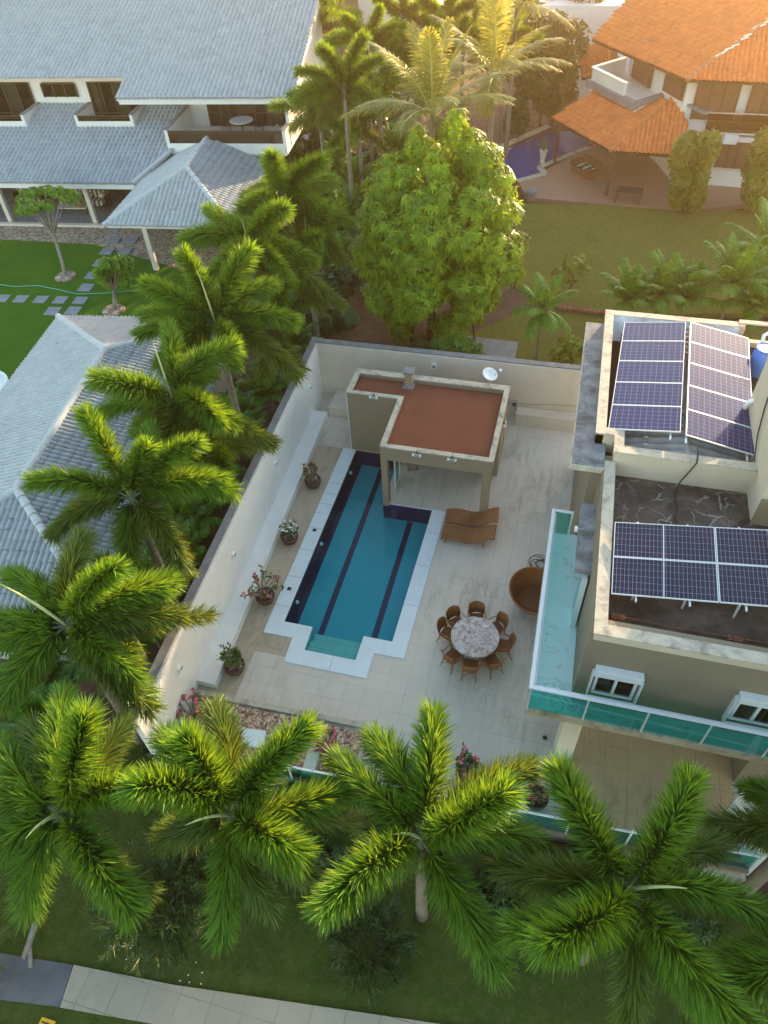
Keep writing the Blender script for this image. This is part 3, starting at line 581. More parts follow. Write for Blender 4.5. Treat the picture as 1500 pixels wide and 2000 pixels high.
ee = np.array(at(1050+1410/3.3333, 580+1015/3.3333, 6.80))-BL2; PWr = float(np.linalg.norm(ee)); ee /= PWr; ee = ee-v2*np.dot(ee, v2); ee /= np.linalg.norm(ee)
for k in range(5): solar_panel('solar_panel', '%s blue solar panel from the front in the right column of the raised roof' % ords[k], BL2+v2*(L2*k/5), ee, v2, PWr, L2/5-.012, m_poly, 'blue solar panels of the raised roof')
rl = MB()
for o in (BLr+ewu*.25, BL2+ee*.02, BL2+ee*(PWr-.2)): rl.bar(o-np.array((0, .22, .06)), o+vy*Ly-np.array((0, 0, .06)), .05, .04)
tag(obj('panel_rails', rl, m_frame), 'silver mounting rails poking out under the blue solar panels', 'rails')
NWp = np.array(at(1209, 1021, 6.62)); SWp = np.array(at(1050+489/3.3333, 580+(1833)/3.3333, 6.45)); SWp = np.array(at(980+617/2.885, 1050+320/2.885, 6.45))
dv = NWp-SWp; Lv = float(np.linalg.norm(dv)); dv /= Lv
zz = 6.62
while at(1500, 1036, zz)[1] > NWp[1] and zz < 7.4: zz += .01
NEp = np.array(at(1500, 1036, zz)); dx_ = NEp-NWp; dx_ /= np.linalg.norm(dx_); dv = dv-dx_*np.dot(dx_, dv); dv /= np.linalg.norm(dv); print('tilt', zz, dx_, dv)
W2 = 2.30; H2 = Lv/2
for r_ in range(2):
    for k in range(3): solar_panel('solar_panel', '%s dark solar panel from the left in the %s row of the lower roof' % (ords[k], ('front', 'back')[r_]), SWp+dv*(H2*r_)+dx_*(W2*k), dx_, dv, W2-.014, H2-.012, m_mono, 'dark solar panels of the lower roof', True)
rl = MB()
for k in range(5):
    o = SWp+dx_*(.55+1.15*k); rl.bar(o-np.array((0, .12, .05)), o+dv*Lv*1.04-np.array((0, 0, .05)), .04, .04); rl.bar(o+dv*.3-np.array((0, 0, .07)), (o[0], o[1]+.3, 6.0), .04)
tag(obj('panel_stand', rl, m_frame), 'silver support rails and legs under the dark solar panels', 'rails')
q = tag(obj('roof_debris', MB().box(9.75, 10.05, -1.95, -1.82, 6.0, 6.08).box(12.3, 12.6, -2.0, -1.87, 6.0, 6.08).tube([(9.8, -1.9, 6.1), (11.5, -1.95, 6.1), (14, -1.9, 6.1)], .015, 5), m_brickred), 'bricks and thin pipe lying on the lower roof before the dark panels', 'bricks')
cb = [at(*p_) for p_ in ()]
pts = [(11.62, 3.45, 7.0), (11.63, 3.3, 6.98), (11.62, 3.1, 6.93), (11.6, 2.92, 6.9), (11.5, 2.9, 6.6), (11.35, 2.86, 6.2), (11.3, 2.75, 6.04), (11.25, 2.4, 6.03), (11.3, 2.0, 6.03), (11.22, 1.7, 6.03), (11.32, 1.35, 6.04), (11.4, 1.1, 6.3)]
tag(obj('power_cable', MB().tube(pts, .022, 6), m_blackpl, smooth=True), 'black cable hanging from the raised roof down to the lower panels', 'cable')
p = at(1480, 722, 6.3); q = thing('barrel', 'blue plastic barrel on the roof behind the beige tower', 'barrel', (p[0], p[1], 6.15))
obj('barrel_body', MB().lathe([(.27, 0), (.3, .04), (.32, .3), (.32, .6), (.3, .9), (.27, .95)], (0, 0, 0), 24), m_blueplastic, q, smooth=True, local=True); obj('lid_ring', MB().lathe([(.3, .9), (.31, .94), (.28, .97), (.24, .955)], (0, 0, 0), 24), m_blueplastic, q, local=True)
obj('pipe', MB().tube([(0, .3, .5), (0, .55, .55), (0.02, .8, .9), (.25, .9, 1.0)], .06, 8), m_whitemetal, q, smooth=True, local=True)
for nm, z_ in (('first', 1), ('second', 2)): pass
for (px, py, lab) in ((1064, 1441, 'round floor drain left of the balcony column'), (1089, 1471, 'round floor drain in front of the balcony column')):
    p = at(px, py); q = thing('floor_drain', lab, 'drain', p, 0, 'round floor drains'); obj('drain_ring', MB().lathe([(.1, 0), (.1, .01), (.065, .012)], (0, 0, 0), 20), m_steel, q, local=True); obj('drain_grate', MB().lathe([(.065, .012), (.0001, .014)], (0, 0, 0), 16), m_dark, q, local=True)
# ------------------------------------------------------------------ glass fence to the street
gf = thing('glass_fence', 'low dark glass fence with white top rail along the street side of the terrace', 'fence', (8, -4.95, 0))
ga = np.array((.6, -5.22)); gb = np.array((14.35, -4.62)); gd = gb-ga
obj('base_wall', MB().hexa([ga-(0, .1), gb-(0, .1), gb+(0, .1), ga+(0, .1)], -.38, .12), m_olive, gf)
N = 9
for i in range(N):
    a_ = ga+gd*(i+.02)/N; c_ = ga+gd*(i+.98)/N; obj('glass_pane', MB().hexa([a_, c_, c_+(0, .012), a_+(0, .012)], .12, 1.0), m_glass, gf)
    if i: p_ = ga+gd*i/N; obj('post', MB().box(p_[0]-.02, p_[0]+.02, p_[1]-.02, p_[1]+.03, .12, 1.12), m_whitemetal, gf)
obj('top_rail', MB().bar((*ga, 1.02), (*gb, 1.02), .05, .04), m_whitemetal, gf)
gt = thing('gate_panel', 'white metal gate panel standing at the right end of the glass fence', 'gate', (14.1, -3.9, 0))
obj('gate_leaf', MB().hexa([(13.85, -3.3), (13.95, -3.3), (14.42, -4.55), (14.3, -4.58)], .05, 1.75), m_whitemetal, gt); obj('gate_post', MB().box(14.36, 14.46, -4.64, -4.54, -.3, 1.8), m_whitemetal, gt)
obj('gate_latch', MB().box(14.18, 14.3, -4.12, -4.0, 1.0, 1.12), m_dark, gt)
# ------------------------------------------------------------------ furniture
TC = (6.44, .36)
tb = thing('round_table', 'round marble topped dining table ringed by eight wicker chairs', 'table', (*TC, 0))
obj('tabletop', MB().lathe([(.74, 0), (.77, .012), (.77, .03), (.75, .04)], (0, 0, .71), 48), m_tabletop, tb, local=True)
obj('umbrella_hole', MB().lathe([(.025, 0), (.025, .002)], (0, 0, .75), 12), m_dark, tb, local=True); obj('pedestal', MB().lathe([(.3, 0), (.28, .04), (.09, .1), (.08, .6), (.25, .7)], (0, 0, 0), 20), m_wicker, tb, smooth=True, local=True)
def make_chair(lab):
    q = thing('wicker_chair', lab, 'chair', (0, 0, 0), 0, 'brown wicker armchairs round the dining table')
    # faces +x (towards the table)
    obj('seat', MB().hexa([(-.22, -.22), (.24, -.25), (.24, .25), (-.22, .22)], .40, .45), m_wicker, q, local=True, bevel=.012)
    bk = MB(); N_ = 10; V = []
    for j, (z, dx, hw) in enumerate(((.45, 0, .24), (.6, -.03, .26), (.75, -.06, .27), (.9, -.1, .25))):
        for th in (0, .03):
            for i in range(N_+1):
                s_ = -1+2*i/N_; V.append((-.26+dx-th+.10*s_*s_, s_*hw, z-.05*s_*s_*(j == 3)))
    L_ = N_+1
    F = []
    for j in range(3):
        for i in range(N_):
            a = (2*j)*L_+i; c2 = (2*j+2)*L_+i; F.append((a, a+1, c2+1, c2)); a += L_; c2 += L_; F.append((a+1, a, c2, c2+1))
    for i in range(N_): a = 6*L_+i; F.append((a, a+1, a+1+L_, a+L_))
    bk.add(V, F); obj('backrest', bk, m_wicker, q, local=True)
    rim_ = MB().tube([(-.26-.1-.015+.1*s_*s_, s_*.25, .905-.05*s_*s_) for s_ in np.linspace(-1, 1, 9)], .018, 6); obj('back_rim', rim_, m_wickerframe, q, local=True, smooth=True)
    for sy in (-1, 1):
        obj('leg', MB().tube([(.21, sy*.22, .42), (.24, sy*.25, .0)], [.018, .013], 6), m_wickerframe, q, local=True)
        obj('leg', MB().tube([(-.2, sy*.2, .45), (-.24, sy*.21, .2), (-.33, sy*.23, .0)], [.02, .018, .013], 6), m_wickerframe, q, local=True)
        obj('armrest', MB().tube([(-.22, sy*.26, .64), (0, sy*.285, .65), (.2, sy*.275, .63), (.235, sy*.26, .58), (.22, sy*.24, .43)], .017, 6), m_wickerframe, q, local=True, smooth=True)
    obj('stretcher', MB().tube([(-.28, -.2, .15), (.23, .23, .15)], .009, 5).tube([(-.28, .2, .15), (.23, -.23, .15)], .009, 5), m_wickerframe, q, local=True)
    return q
labs = ['wicker chair at the far side of the marble table, straight above it', 'wicker chair at the upper left of the marble table', 'wicker chair at the left of the marble table nearest the pool', 'wicker chair at the lower left of the marble table', 'wicker chair at the near side of the marble table', 'wicker chair at the lower right of the marble table, mostly tucked in', 'wicker chair pulled out at the right of the marble table', 'wicker chair at the upper right of the marble table, seen side on']
backs = [(932, 1190), (887, 1200), (866, 1222), (873, 1280), (918, 1299), (967, 1288), (1000, 1252), (975, 1212)]
c0 = make_chair(labs[0])
for i, (px, py) in enumerate(backs):
    c_ = c0 if i == 0 else copy_tree(c0); p = at(px, py, .75); a = math.atan2(p[1]-TC[1], p[0]-TC[0]); d = min(1.15, max(.9, math.hypot(p[0]-TC[0], p[1]-TC[1])-.38))
    c_.location = (TC[0]+d*math.cos(a), TC[1]+d*math.sin(a), 0); c_.rotation_euler = (0, 0, a+PI+random.uniform(-.12, .12)); c_['label'] = labs[i]
# loungers
def make_lounger(lab):
    q = thing('sun_lounger', lab, 'sun lounger', (0, 0, 0), 0, 'brown wicker sun loungers by the pool')
    prof = [(-.95, .22), (-.8, .27), (-.6, .31), (-.4, .31), (-.2, .27), (0, .23), (.2, .25), (.4, .33), (.6, .46), (.8, .56), (.95, .6), (1.02, .58)]
    V = []
    for x, z in prof: V += [(x, -.34, z), (x, .34, z), (x, -.34, z-.06), (x, .34, z-.06)]
    F = []
    for i in range(len(prof)-1): a = 4*i; F += [(a, a+1, a+5, a+4)[::-1], (a+2, a+3, a+7, a+6), (a, a+4, a+6, a+2)[::-1], (a+1, a+3, a+7, a+5)[::-1]]
    F += [(0, 2, 3, 1), (4*len(prof)-4, 4*len(prof)-3, 4*len(prof)-1, 4*len(prof)-2)]
    obj('woven_bed', MB().add(V, F), m_wickero, q, local=True, smooth=False)
    for sy in (-1, 1): obj('side_rim', MB().tube([(x, sy*.34, z) for x, z in prof], .025, 6), m_wickerframe, q, local=True, smooth=True)
    for sx in (-.75, .6):
        for sy in (-.3, .3): obj('leg', MB().tube([(sx, sy, .3 if sx < 0 else .45), (sx*1.05, sy, 0)], .025, 6), m_wickerframe, q, local=True)
    return q
l0 = make_lounger('wicker sun lounger nearer the pool house pillar'); l0.location = (5.4, 5.85, 0); l0.rotation_euler = (0, 0, .06)
l1 = copy_tree(l0); l1['label'] = 'wicker sun lounger nearer the dining table'; l1.location = (5.42, 5.0, 0); l1.rotation_euler = (0, 0, .03)
# big tub chair
bp = at(1043, 1165, .45); q = thing('wicker_tub', 'large round brown wicker tub daybed partly under the balcony', 'daybed', (bp[0], bp[1], 0))
V = []; F = []; N_ = 40
def tubrow(r, zf, off=0):
    for k in range(N_):
        a = 2*PI*k/N_; hi = .5+.5*math.cos(a-2.0); z, rr, sh = zf(hi), r*(1+.12*hi*(r > .6)), .0; V.append((rr*math.cos(a), rr*math.sin(a), z))
rows_ = [(.42, lambda h: 0.02), (.5, lambda h: .1), (.62, lambda h: .3+.05*h), (.74, lambda h: .5+.25*h), (.78, lambda h: .55+.38*h), (.75, lambda h: .55+.38*h), (.7, lambda h: .48+.28*h), (.58, lambda h: .36+.06*h), (.5, lambda h: .32), (.46, lambda h: .33), (.001, lambda h: .33)]
for r, zf in rows_: tubrow(r, zf)
for j in range(len(rows_)-1):
    for k in range(N_): a = j*N_; F.append((a+k, a+(k+1) % N_, a+N_+(k+1) % N_, a+N_+k))
obj('woven_shell', MB().add(V, F), m_wicker, q, local=True, smooth=True)
obj('rim', MB().tube([V[4*N_+k] for k in range(N_)]+[V[4*N_]], .03, 6), m_wickerframe, q, local=True, smooth=True); obj('seat_ring', MB().tube([(.47*math.cos(a), .47*math.sin(a), .345) for a in np.linspace(0, 2*PI, 33)], .014, 6), m_wickerframe, q, local=True)
hs = MB(); pc = np.array(at(1055, 1102, .1))
for k in range(5): r_ = .22+.03*k; ox, oy = random.uniform(-.1, .1), random.uniform(-.08, .08); hs.tube([(pc[0]+ox+r_*math.cos(a)*(.8+.1*k), pc[1]+oy+r_*math.sin(a)*.9, .04+.03*k+.05*math.sin(2*a+k)) for a in np.linspace(0, 2*PI, 25)], .013, 6, False)
tag(obj('hose_coil', hs, m_blackpl, smooth=True), 'coiled black garden hose beside the wicker tub daybed', 'hose')
# ------------------------------------------------------------------ foliage generators
def nrm(a): return a/(np.linalg.norm(a, axis=-1, keepdims=True)+1e-9)
def blades(P, D, L, W, N, droop=0.0, fold=0):
    """ribbons: base P, direction D, length L, width W, face normal N: two quads each (last narrow)"""
    D = nrm(D); S = nrm(np.cross(D, N)); n = len(P); L = L[:, None]; W = W[:, None]
    mid = P+D*L*.5; tip = P+D*L; mid = mid-np.array([0, 0, 1.])*L*droop*.25; tip = tip-np.array([0, 0, 1.])*L*droop
    V = np.stack([P-S*W*.3, P+S*W*.3, mid-S*W*.5, mid+S*W*.5, tip-S*W*.08, tip+S*W*.08], 1).reshape(-1, 3)
    b = np.arange(n)[:, None]*6; F = np.concatenate([b+np.array([[0, 1, 3, 2]]), b+np.array([[2, 3, 5, 4]])], 1).reshape(-1, 4)
    return V, F
def spine(c, tip, arch, n=24, side=0.0):
    c = np.array(c, float); tip = np.array(tip, float); ctl = (c+tip)/2+np.array((0, 0, arch)); ctl = c*.15+ctl*.85 + (np.array([0, 0, .1]))
    lat = np.cross(tip-c, (0, 0, 1.)); ctl = ctl+lat/(np.linalg.norm(lat)+1e-6)*side
    t = np.linspace(0, 1, n)[:, None]; return (1-t)**2*c+2*t*(1-t)*ctl+t*t*tip
def frond_fox(parent, c, tip, arch, seed, nl=1350, old=False, Lm=.62, wd=.031):
    r = np.random.default_rng(seed); sp = spine(c, tip, arch, side=r.uniform(-.4, .4)); Lm = Lm*r.uniform(.82, 1.1); tl = r.uniform(.10, 1, nl)**.9; idx = tl*(len(sp)-1); i0 = np.clip(idx.astype(int), 0, len(sp)-2); fr_ = (idx-i0)[:, None]
    P = sp[i0]*(1-fr_)+sp[i0+1]*fr_; T = nrm(sp[i0+1]-sp[i0]); ref = np.tile([0, 0, 1.], (nl, 1)); X = nrm(np.cross(T, ref)); Y = np.cross(X, T)
    ph = r.uniform(0, 2*PI, nl); rad = X*np.cos(ph)[:, None]+Y*np.sin(ph)[:, None]
    al = np.radians(66-26*tl+r.normal(0, 9, nl)); Dr = T*np.cos(al)[:, None]+rad*np.sin(al)[:, None]
    env = np.interp(tl, [0, .12, .35, .75, 1], [.5, .8, 1, 1, .85]); L = Lm*env*r.uniform(.8, 1.12, nl); W = np.full(nl, wd)*r.uniform(.7, 1.2, nl)
    N = nrm(rad+r.normal(0, .8, (nl, 3))); V, F = blades(P, Dr, L, W, N, .10)
    tint = r.normal(.32, .24, nl)+.3*(tl-.5); tint = np.clip(np.stack([tint-.2, tint+.28], 1), 0, 1).ravel(); fo = npobj('frond', V, F, m_foxold if old else m_foxtail, parent, tint)
    mb = MB().tube(list(sp[::3])+[sp[-1]], [.04-.033*k/8 for k in range(len(sp[::3])+1)], 5); obj('stem', mb, m_rachis, fo)
    return fo
def solve_tip(c, px, py, L, hi):
    d = ray(px, py); d = d/np.linalg.norm(d); oc = CAM-np.array(c); b_ = np.dot(oc, d); cc = np.dot(oc, oc)-L*L; disc = b_*b_-cc
    t_ = -b_+(-math.sqrt(disc) if hi else math.sqrt(disc)) if disc > 0 else -b_
    return CAM+d*t_
def palm_trunk(q, base, top, r0=.16, r1=.10, shaft=True):
    base = np.array(base, float); top = np.array(top, float); mid = base*.5+top*.5+np.array((.0, .0, 0)); pts = [base+(top-base)*t_ for t_ in np.linspace(0, 1, 15)]
    obj('trunk', MB().tube(pts, [r0*1.25 if i == 0 else r0+(r1-r0)*i/14+(.008 if i % 2 else 0) for i in range(15)], 10), m_trunk, q, smooth=True)
    if shaft: obj('crownshaft', MB().tube([top+np.array((0, 0, -.02)), top+np.array((0, 0, .25)), top+np.array((0, 0, .55))], [r1*1.15, r1*1.1, .05], 10), m_rachis, q, smooth=True)
def foxtail(lab, cpx, z, tips, spear=None, group='foxtail palms', L=2.75, lean=(0, 0), gz=-.3, seed=0, nl=1350, extra=2):
    c = np.array(at(cpx[0], cpx[1], z)); base = np.array((c[0]+lean[0], c[1]+lean[1], gz)); q = thing('foxtail_palm', lab, 'palm tree', tuple(base), 0, group)
    palm_trunk(q, base, c-np.array((0, 0, .5)))
    for i, tp in enumerate(tips):
        hi = tp[2] if len(tp) > 2 else 0; Lf = tp[3] if len(tp) > 3 else L
        tip = solve_tip(c, tp[0], tp[1], Lf, hi == 1); tip = c+(tip-c)*.89; arch = .55 if hi != 1 else .35
        frond_fox(q, c, tip, arch, seed*100+i, nl=nl, old=(hi == 2))
    rr_ = random.Random(seed*31+5)
    for i in range(extra):
        a = rr_.uniform(0, 2*PI); el = rr_.uniform(-.75, .15); frond_fox(q, c, c+L*rr_.uniform(.75, .95)*np.array((math.cos(a)*math.cos(el), math.sin(a)*math.cos(el), math.sin(el))), .5, seed*100+60+i, nl=nl, old=el < -.35)
    if spear is not None:
        tip = solve_tip(c, spear[0], spear[1], spear[2] if len(spear) > 2 else 1.3, True); sp = spine(c, tip, .25, 8); obj('spear_leaf', MB().tube(list(sp), [.035, .04, .04, .035, .03, .025, .015, .005], 6), m_spear, q, smooth=True)
    return q
def foxtail_free(lab, c, n=9, seed=0, group='foxtail palms', gz=-.1, L=2.7, nl=800):
    r = random.Random(seed); c = np.array(c, float); q = thing('foxtail_palm', lab, 'palm tree', (c[0], c[1], gz), 0, group); palm_trunk(q, (c[0], c[1], gz), c-np.array((0, 0, .5)))
    for i in range(n):
        a = 2*PI*i/n+r.uniform(-.2, .2); el = r.choice([.75, .35, -.05, -.35]) if i else 1.1; tip = c+L*np.array((math.cos(a)*math.cos(el), math.sin(a)*math.cos(el), math.sin(el))); frond_fox(q, c, tip, .5, seed*50+i, nl=nl, old=el < -.3)
    obj('spear_leaf', MB().tube([c, c+np.array((.05, 0, .8)), c+np.array((.1, .05, 1.7))], [.04, .035, .006], 6), m_spear, q, smooth=True); return q
def frond_pin(parent, c, tip, arch, seed, nl=70, Lm=.75, mat=None, wd=.05, droop=.45):
    r = np.random.default_rng(seed); sp = spine(c, tip, arch); tl = np.tile(np.linspace(.16, .99, nl), 2); side = np.repeat([-1., 1.], nl); idx = tl*(len(sp)-1); i0 = np.clip(idx.astype(int), 0, len(sp)-2); fr_ = (idx-i0)[:, None]
    P = sp[i0]*(1-fr_)+sp[i0+1]*fr_; T = nrm(sp[i0+1]-sp[i0]); X = nrm(np.cross(T, np.tile([0, 0, 1.], (2*nl, 1)))); Y = np.cross(X, T); al = np.radians(68-38*tl+r.normal(0, 5, 2*nl))[:, None]
    Dr = T*np.cos(al)+X*side[:, None]*np.sin(al)+Y*.18*r.uniform(.2, 1, (2*nl, 1)); env = np.interp(tl, [0, .16, .4, .8, 1], [.5, .7, 1, .8, .35]); L = Lm*env*r.uniform(.85, 1.1, 2*nl); W = np.full(2*nl, wd); V, F = blades(P, Dr, L, W, nrm(Y+r.normal(0, .2, (2*nl, 3))), droop)
    tint = np.clip(r.normal(.45, .25, 2*nl), 0, 1); fo = npobj('frond', V, F, mat or m_coco, parent, np.repeat(tint, 2)); obj('stem', MB().tube(list(sp[::3])+[sp[-1]], [.035-.03*k/8 for k in range(len(sp[::3])+1)], 5), m_spear if mat is None else m_rachis, fo)
def pinnate_palm(name, lab, c, n, L, seed, gz=0, Lm=.75, mat=None, group=None, r0=.16, elr=(1.2, .8, .4, 0, -.35), nl=70, wd=.05, trunk=True, droop=.45, base=None):
    r = random.Random(seed); c = np.array(c, float); base = base or (c[0], c[1], gz); q = thing(name, lab, 'palm tree', base, 0, group)
    if trunk: palm_trunk(q, base, c, r0, r0*.7, False)
    for i in range(n):
        a = 2*PI*i*.382+r.uniform(-.15, .15); el = elr[int(i/n*len(elr))]+r.uniform(-.15, .15); tip = c+L*r.uniform(.85, 1.05)*np.array((math.cos(a)*math.cos(el), math.sin(a)*math.cos(el), math.sin(el))); frond_pin(q, c, tip, L*.22, seed*70+i, nl, Lm, mat, wd, droop)
    return q
def leaf_cloud(r, centers, radii, n, size, aspect=.32, whorl=8, shell=.82, down=.35, surf=None):
    """leaf rosettes scattered in the outer part of a set of ellipsoids"""
    centers = np.array(centers, float); radii = np.array(radii, float); vol = radii.prod(1)**(2/3); k = r.choice(len(centers), n, p=vol/vol.sum()); d = nrm(r.normal(size=(n, 3))); rad = r.uniform(shell, 1.0, n)[:, None]**1.0
    P = centers[k]+d*radii[k]*rad
    # drop rosettes buried in another ellipsoid
    keep = np.ones(n, bool)
    for c_, rr in zip(centers, radii): keep &= (((P-c_)/rr)**2).sum(1) > (shell*.85)**2
    P = P[keep]; d = d[keep]; n = len(P); out = nrm(d+np.array([0, 0, .35])+r.normal(0, .25, (n, 3))); tint0 = r.normal(.45, .18, n)
    A = nrm(np.cross(out, r.normal(size=(n, 3)))); Bv = np.cross(out, A); Ps, Ds, Ns, Ls, Ts = [], [], [], [], []
    for j in range(whorl):
        a = 2*PI*j/whorl+r.uniform(-.3, .3, n); rd = A*np.cos(a)[:, None]+Bv*np.sin(a)[:, None]; D_ = nrm(rd+out*r.uniform(.1, .7, n)[:, None]-np.array([0, 0, down])); Ps.append(P+rd*size*.08); Ds.append(D_); Ns.append(nrm(out+r.normal(0, .15, (n, 3)))); Ls.append(size*r.uniform(.7, 1.15, n)); Ts.append(tint0+r.normal(0, .1, n))
    P = np.concatenate(Ps); D_ = np.concatenate(Ds); N = np.concatenate(Ns); L = np.concatenate(Ls); T = np.clip(np.concatenate(Ts), 0, 1)
    V, F = blades(P, D_, L, L*aspect, N, .15); return V, F, np.repeat(T, 2)
def leafy_tree(name, lab, cat, base, blobs, n, size, mat, bark, seed, trunks, whorl=8, aspect=.32, down=.35, group=None, shell=.75, crown='crown'):
    r = np.random.default_rng(seed); q = thing(name, lab, cat, base, 0, group)
    V, F, T = leaf_cloud(r, [b_[0] for b_ in blobs], [b_[1] for b_ in blobs], n, size, aspect, whorl, shell, down); npobj(crown, V, F, mat, q, T)
    mb = MB()
    for pts, r0, r1 in trunks:
        m = len(pts); mb.tube(pts, [r0+(r1-r0)*i/(m-1) for i in range(m)], 7)
    if trunks: obj('trunk', mb, bark, q, smooth=True)
    return q
# ------------------------------------------------------------------ FOXTAIL PALMS (tip pixels: 0 hangs low, 1 held high, 2 old and low)
foxtail('foxtail palm at the lower left corner, cut by the left edge', (120, 1590), 5.2, [(172, 1372, 1), (255, 1395, 2), (290, 1530, 1, 2.2), (-10, 1445, 0), (-90, 1560, 0), (45, 1790, 0), (305, 1758, 2), (-70, 1720, 0), (60, 1400, 2)], (50, 1638), 'foxtail palms along the street lawn', seed=1)
foxtail('foxtail palm with yellow sunlit frond left of the pebble bed', (450, 1592), 5.2, [(350, 1425, 1, 2.3), (415, 1362, 2), (620, 1398, 1), (682, 1590, 2), (595, 1675, 1, 2.0), (640, 1735, 2), (535, 1790, 2, 2.4), (430, 1850, 0), (245, 1530, 1), (310, 1640, 2)], (362, 1612), 'foxtail palms along the street lawn', seed=2)
foxtail('foxtail palm in the middle of the street lawn with one upright frond', (822, 1638), 5.2, [(848, 1368, 0), (640, 1465, 0), (1008, 1535, 1), (1062, 1485, 2), (985, 1915, 0, 3.1), (612, 1790, 1), (690, 1600, 2), (760, 1700, 2)], (768, 1630, .8), 'foxtail palms along the street lawn', seed=3)
foxtail('foxtail palm in front of the main house balcony', (1225, 1738), 5.2, [(1078, 1480, 1), (1365, 1495, 1), (965, 1690, 2), (1048, 1855, 1), (1225, 2030, 2), (1400, 2010, 0, 3.0), (1520, 1790, 0), (1420, 1640, 2)], (1342, 1735), 'foxtail palms along the street lawn', seed=4)
foxtail('foxtail palm reaching in from the right edge of the street lawn', (1650, 1850), 5.0, [(1400, 1885, 0), (1560, 1720, 1), (1500, 2050, 0), (1750, 1700, 1), (1850, 1900, 0)], None, 'foxtail palms along the street lawn', seed=5)
foxtail('foxtail palm tip showing at the right edge beside the gate', (1610, 1600), 5.0, [(1450, 1535, 0, 2.4), (1570, 1450, 1), (1700, 1500, 1), (1480, 1640, 0, 2.0), (1700, 1720, 0)], None, 'foxtail palms along the street lawn', seed=6)
SG = 'foxtail palms in a row along the white side wall'
foxtail('foxtail palm beside the tiled pavilion, nearest the street in its row', (130, 1222), 5.8, [(238, 1095, 1, 2.9), (5, 1112, 0), (-60, 1225, 0), (-10, 1385, 0), (268, 1365, 1, 2.5), (312, 1405, 2), (350, 1125, 0), (372, 1195, 2), (165, 1030, 2), (60, 1330, 2)], (-5, 1138, 1.7), SG, extra=6, seed=11)
foxtail('foxtail palm over the south hip of the tiled pavilion', (256, 973), 6.2, [(155, 785, 0), (290, 862, 1, 1.8), (400, 850, 1), (475, 955, 0), (40, 935, 0), (85, 1050, 2), (250, 1115, 0), (375, 1130, 2)], (165, 822, 1.9), SG, extra=6, seed=12)
foxtail('foxtail palm over the middle of the pavilion ridge', (337, 780), 6.6, [(328, 622, 0), (470, 665, 0), (465, 830, 1, 2.3), (555, 875, 2), (172, 735, 1), (265, 850, 0), (400, 905, 2)], (296, 662, 1.7), SG, extra=6, seed=13)
foxtail('foxtail palm at the north end of the pavilion with a tall pale spear', (421, 633), 7.0, [(495, 470, 1), (350, 480, 1), (270, 545, 1), (255, 655, 0), (590, 625, 0), (545, 545, 0), (598, 745, 2), (350, 720, 2)], (385, 528, 2.3), SG, extra=6, seed=14)
foxtail('foxtail palm beside the left house entrance roof', (485, 472), 7.5, [(398, 400, 0), (560, 400, 1), (628, 515, 0), (440, 440, 0, 1.6), (640, 610, 2), (425, 560, 2), (545, 600, 0), (690, 610, 2)], (470, 425, 1.6), SG, extra=6, seed=15)
foxtail('foxtail palm farthest along the side wall, right of the entrance roof', (545, 385), 7.8, [(528, 300, 1), (640, 305, 1), (700, 440, 0), (515, 365, 0, 2), (660, 350, 0), (600, 470, 2), (680, 520, 2), (470, 390, 2)], (540, 322, 1.6), SG, extra=6, seed=16)
RG = 'foxtail palms behind the left house'
foxtail('foxtail palm right of the pale tiled roof corner', (672, 172), 8.4, [(622, 85, 1), (755, 105, 1), (572, 135, 0), (675, 250, 0), (765, 215, 0), (570, 200, 0), (715, 60, 1), (620, 245, 2)], (660, 92, 2.3), RG, seed=17, gz=-.1)
foxtail('foxtail palm behind and right of the first one by the roof corner', (715, 85), 8.6, [(670, 30, 1), (800, 45, 1), (635, 75, 0), (815, 120, 0), (745, 10, 1), (780, 150, 2), (690, 150, 0)], (700, 28, 2.3), RG, seed=18, gz=-.1)
foxtail('foxtail palm in the middle at the top edge', (785, 38), 8.8, [(730, -10, 1), (850, -5, 1), (865, 60, 0), (850, 110, 2), (740, 90, 0), (790, -30, 1)], (750, 5, 2), RG, seed=19, gz=-.1)
foxtail('foxtail palm at the top edge in front of the coconut palms', (870, 45), 8.8, [(820, -5, 1), (930, 0, 1), (935, 70, 0), (880, 120, 0), (830, 95, 2), (890, -20, 1)], None, RG, seed=20, gz=-.1)
for i, (px, py, z, lab) in enumerate(((625, 235, 6.0, 'low foxtail palm beside the left house wall'), (740, 165, 6.6, 'foxtail palm crown just left of the nearest coconut palm'), (820, 120, 7.4, 'foxtail palm crown directly behind the nearest coconut palm'), (905, 90, 7.6, 'foxtail palm crown between the two coconut palms'), (655, 40, 7.6, 'foxtail palm by the grey background building'), (990, 80, 7.0, 'foxtail palm crown right of the second coconut palm'), (700, 250, 5.2, 'short foxtail palm under the coconut fronds left of the mango'))):
    foxtail_free(lab, at(px, py, z), 9, 300+i, RG, -.1, 2.7, 600)
for i, (px, py, z, lab) in enumerate(((600, 500, 5.6, 'low foxtail palm behind the side wall row, left of the mango'), (530, 640, 4.6, 'low foxtail palm tucked under the side wall row near the far corner'), (400, 880, 4.2, 'low foxtail palm tucked under the middle of the side wall row'), (250, 1230, 3.9, 'low foxtail palm tucked under the nearest of the side wall row'))):
    foxtail_free(lab, at(px, py, z), 8, 330+i, SG, -.3, 2.3, 600)
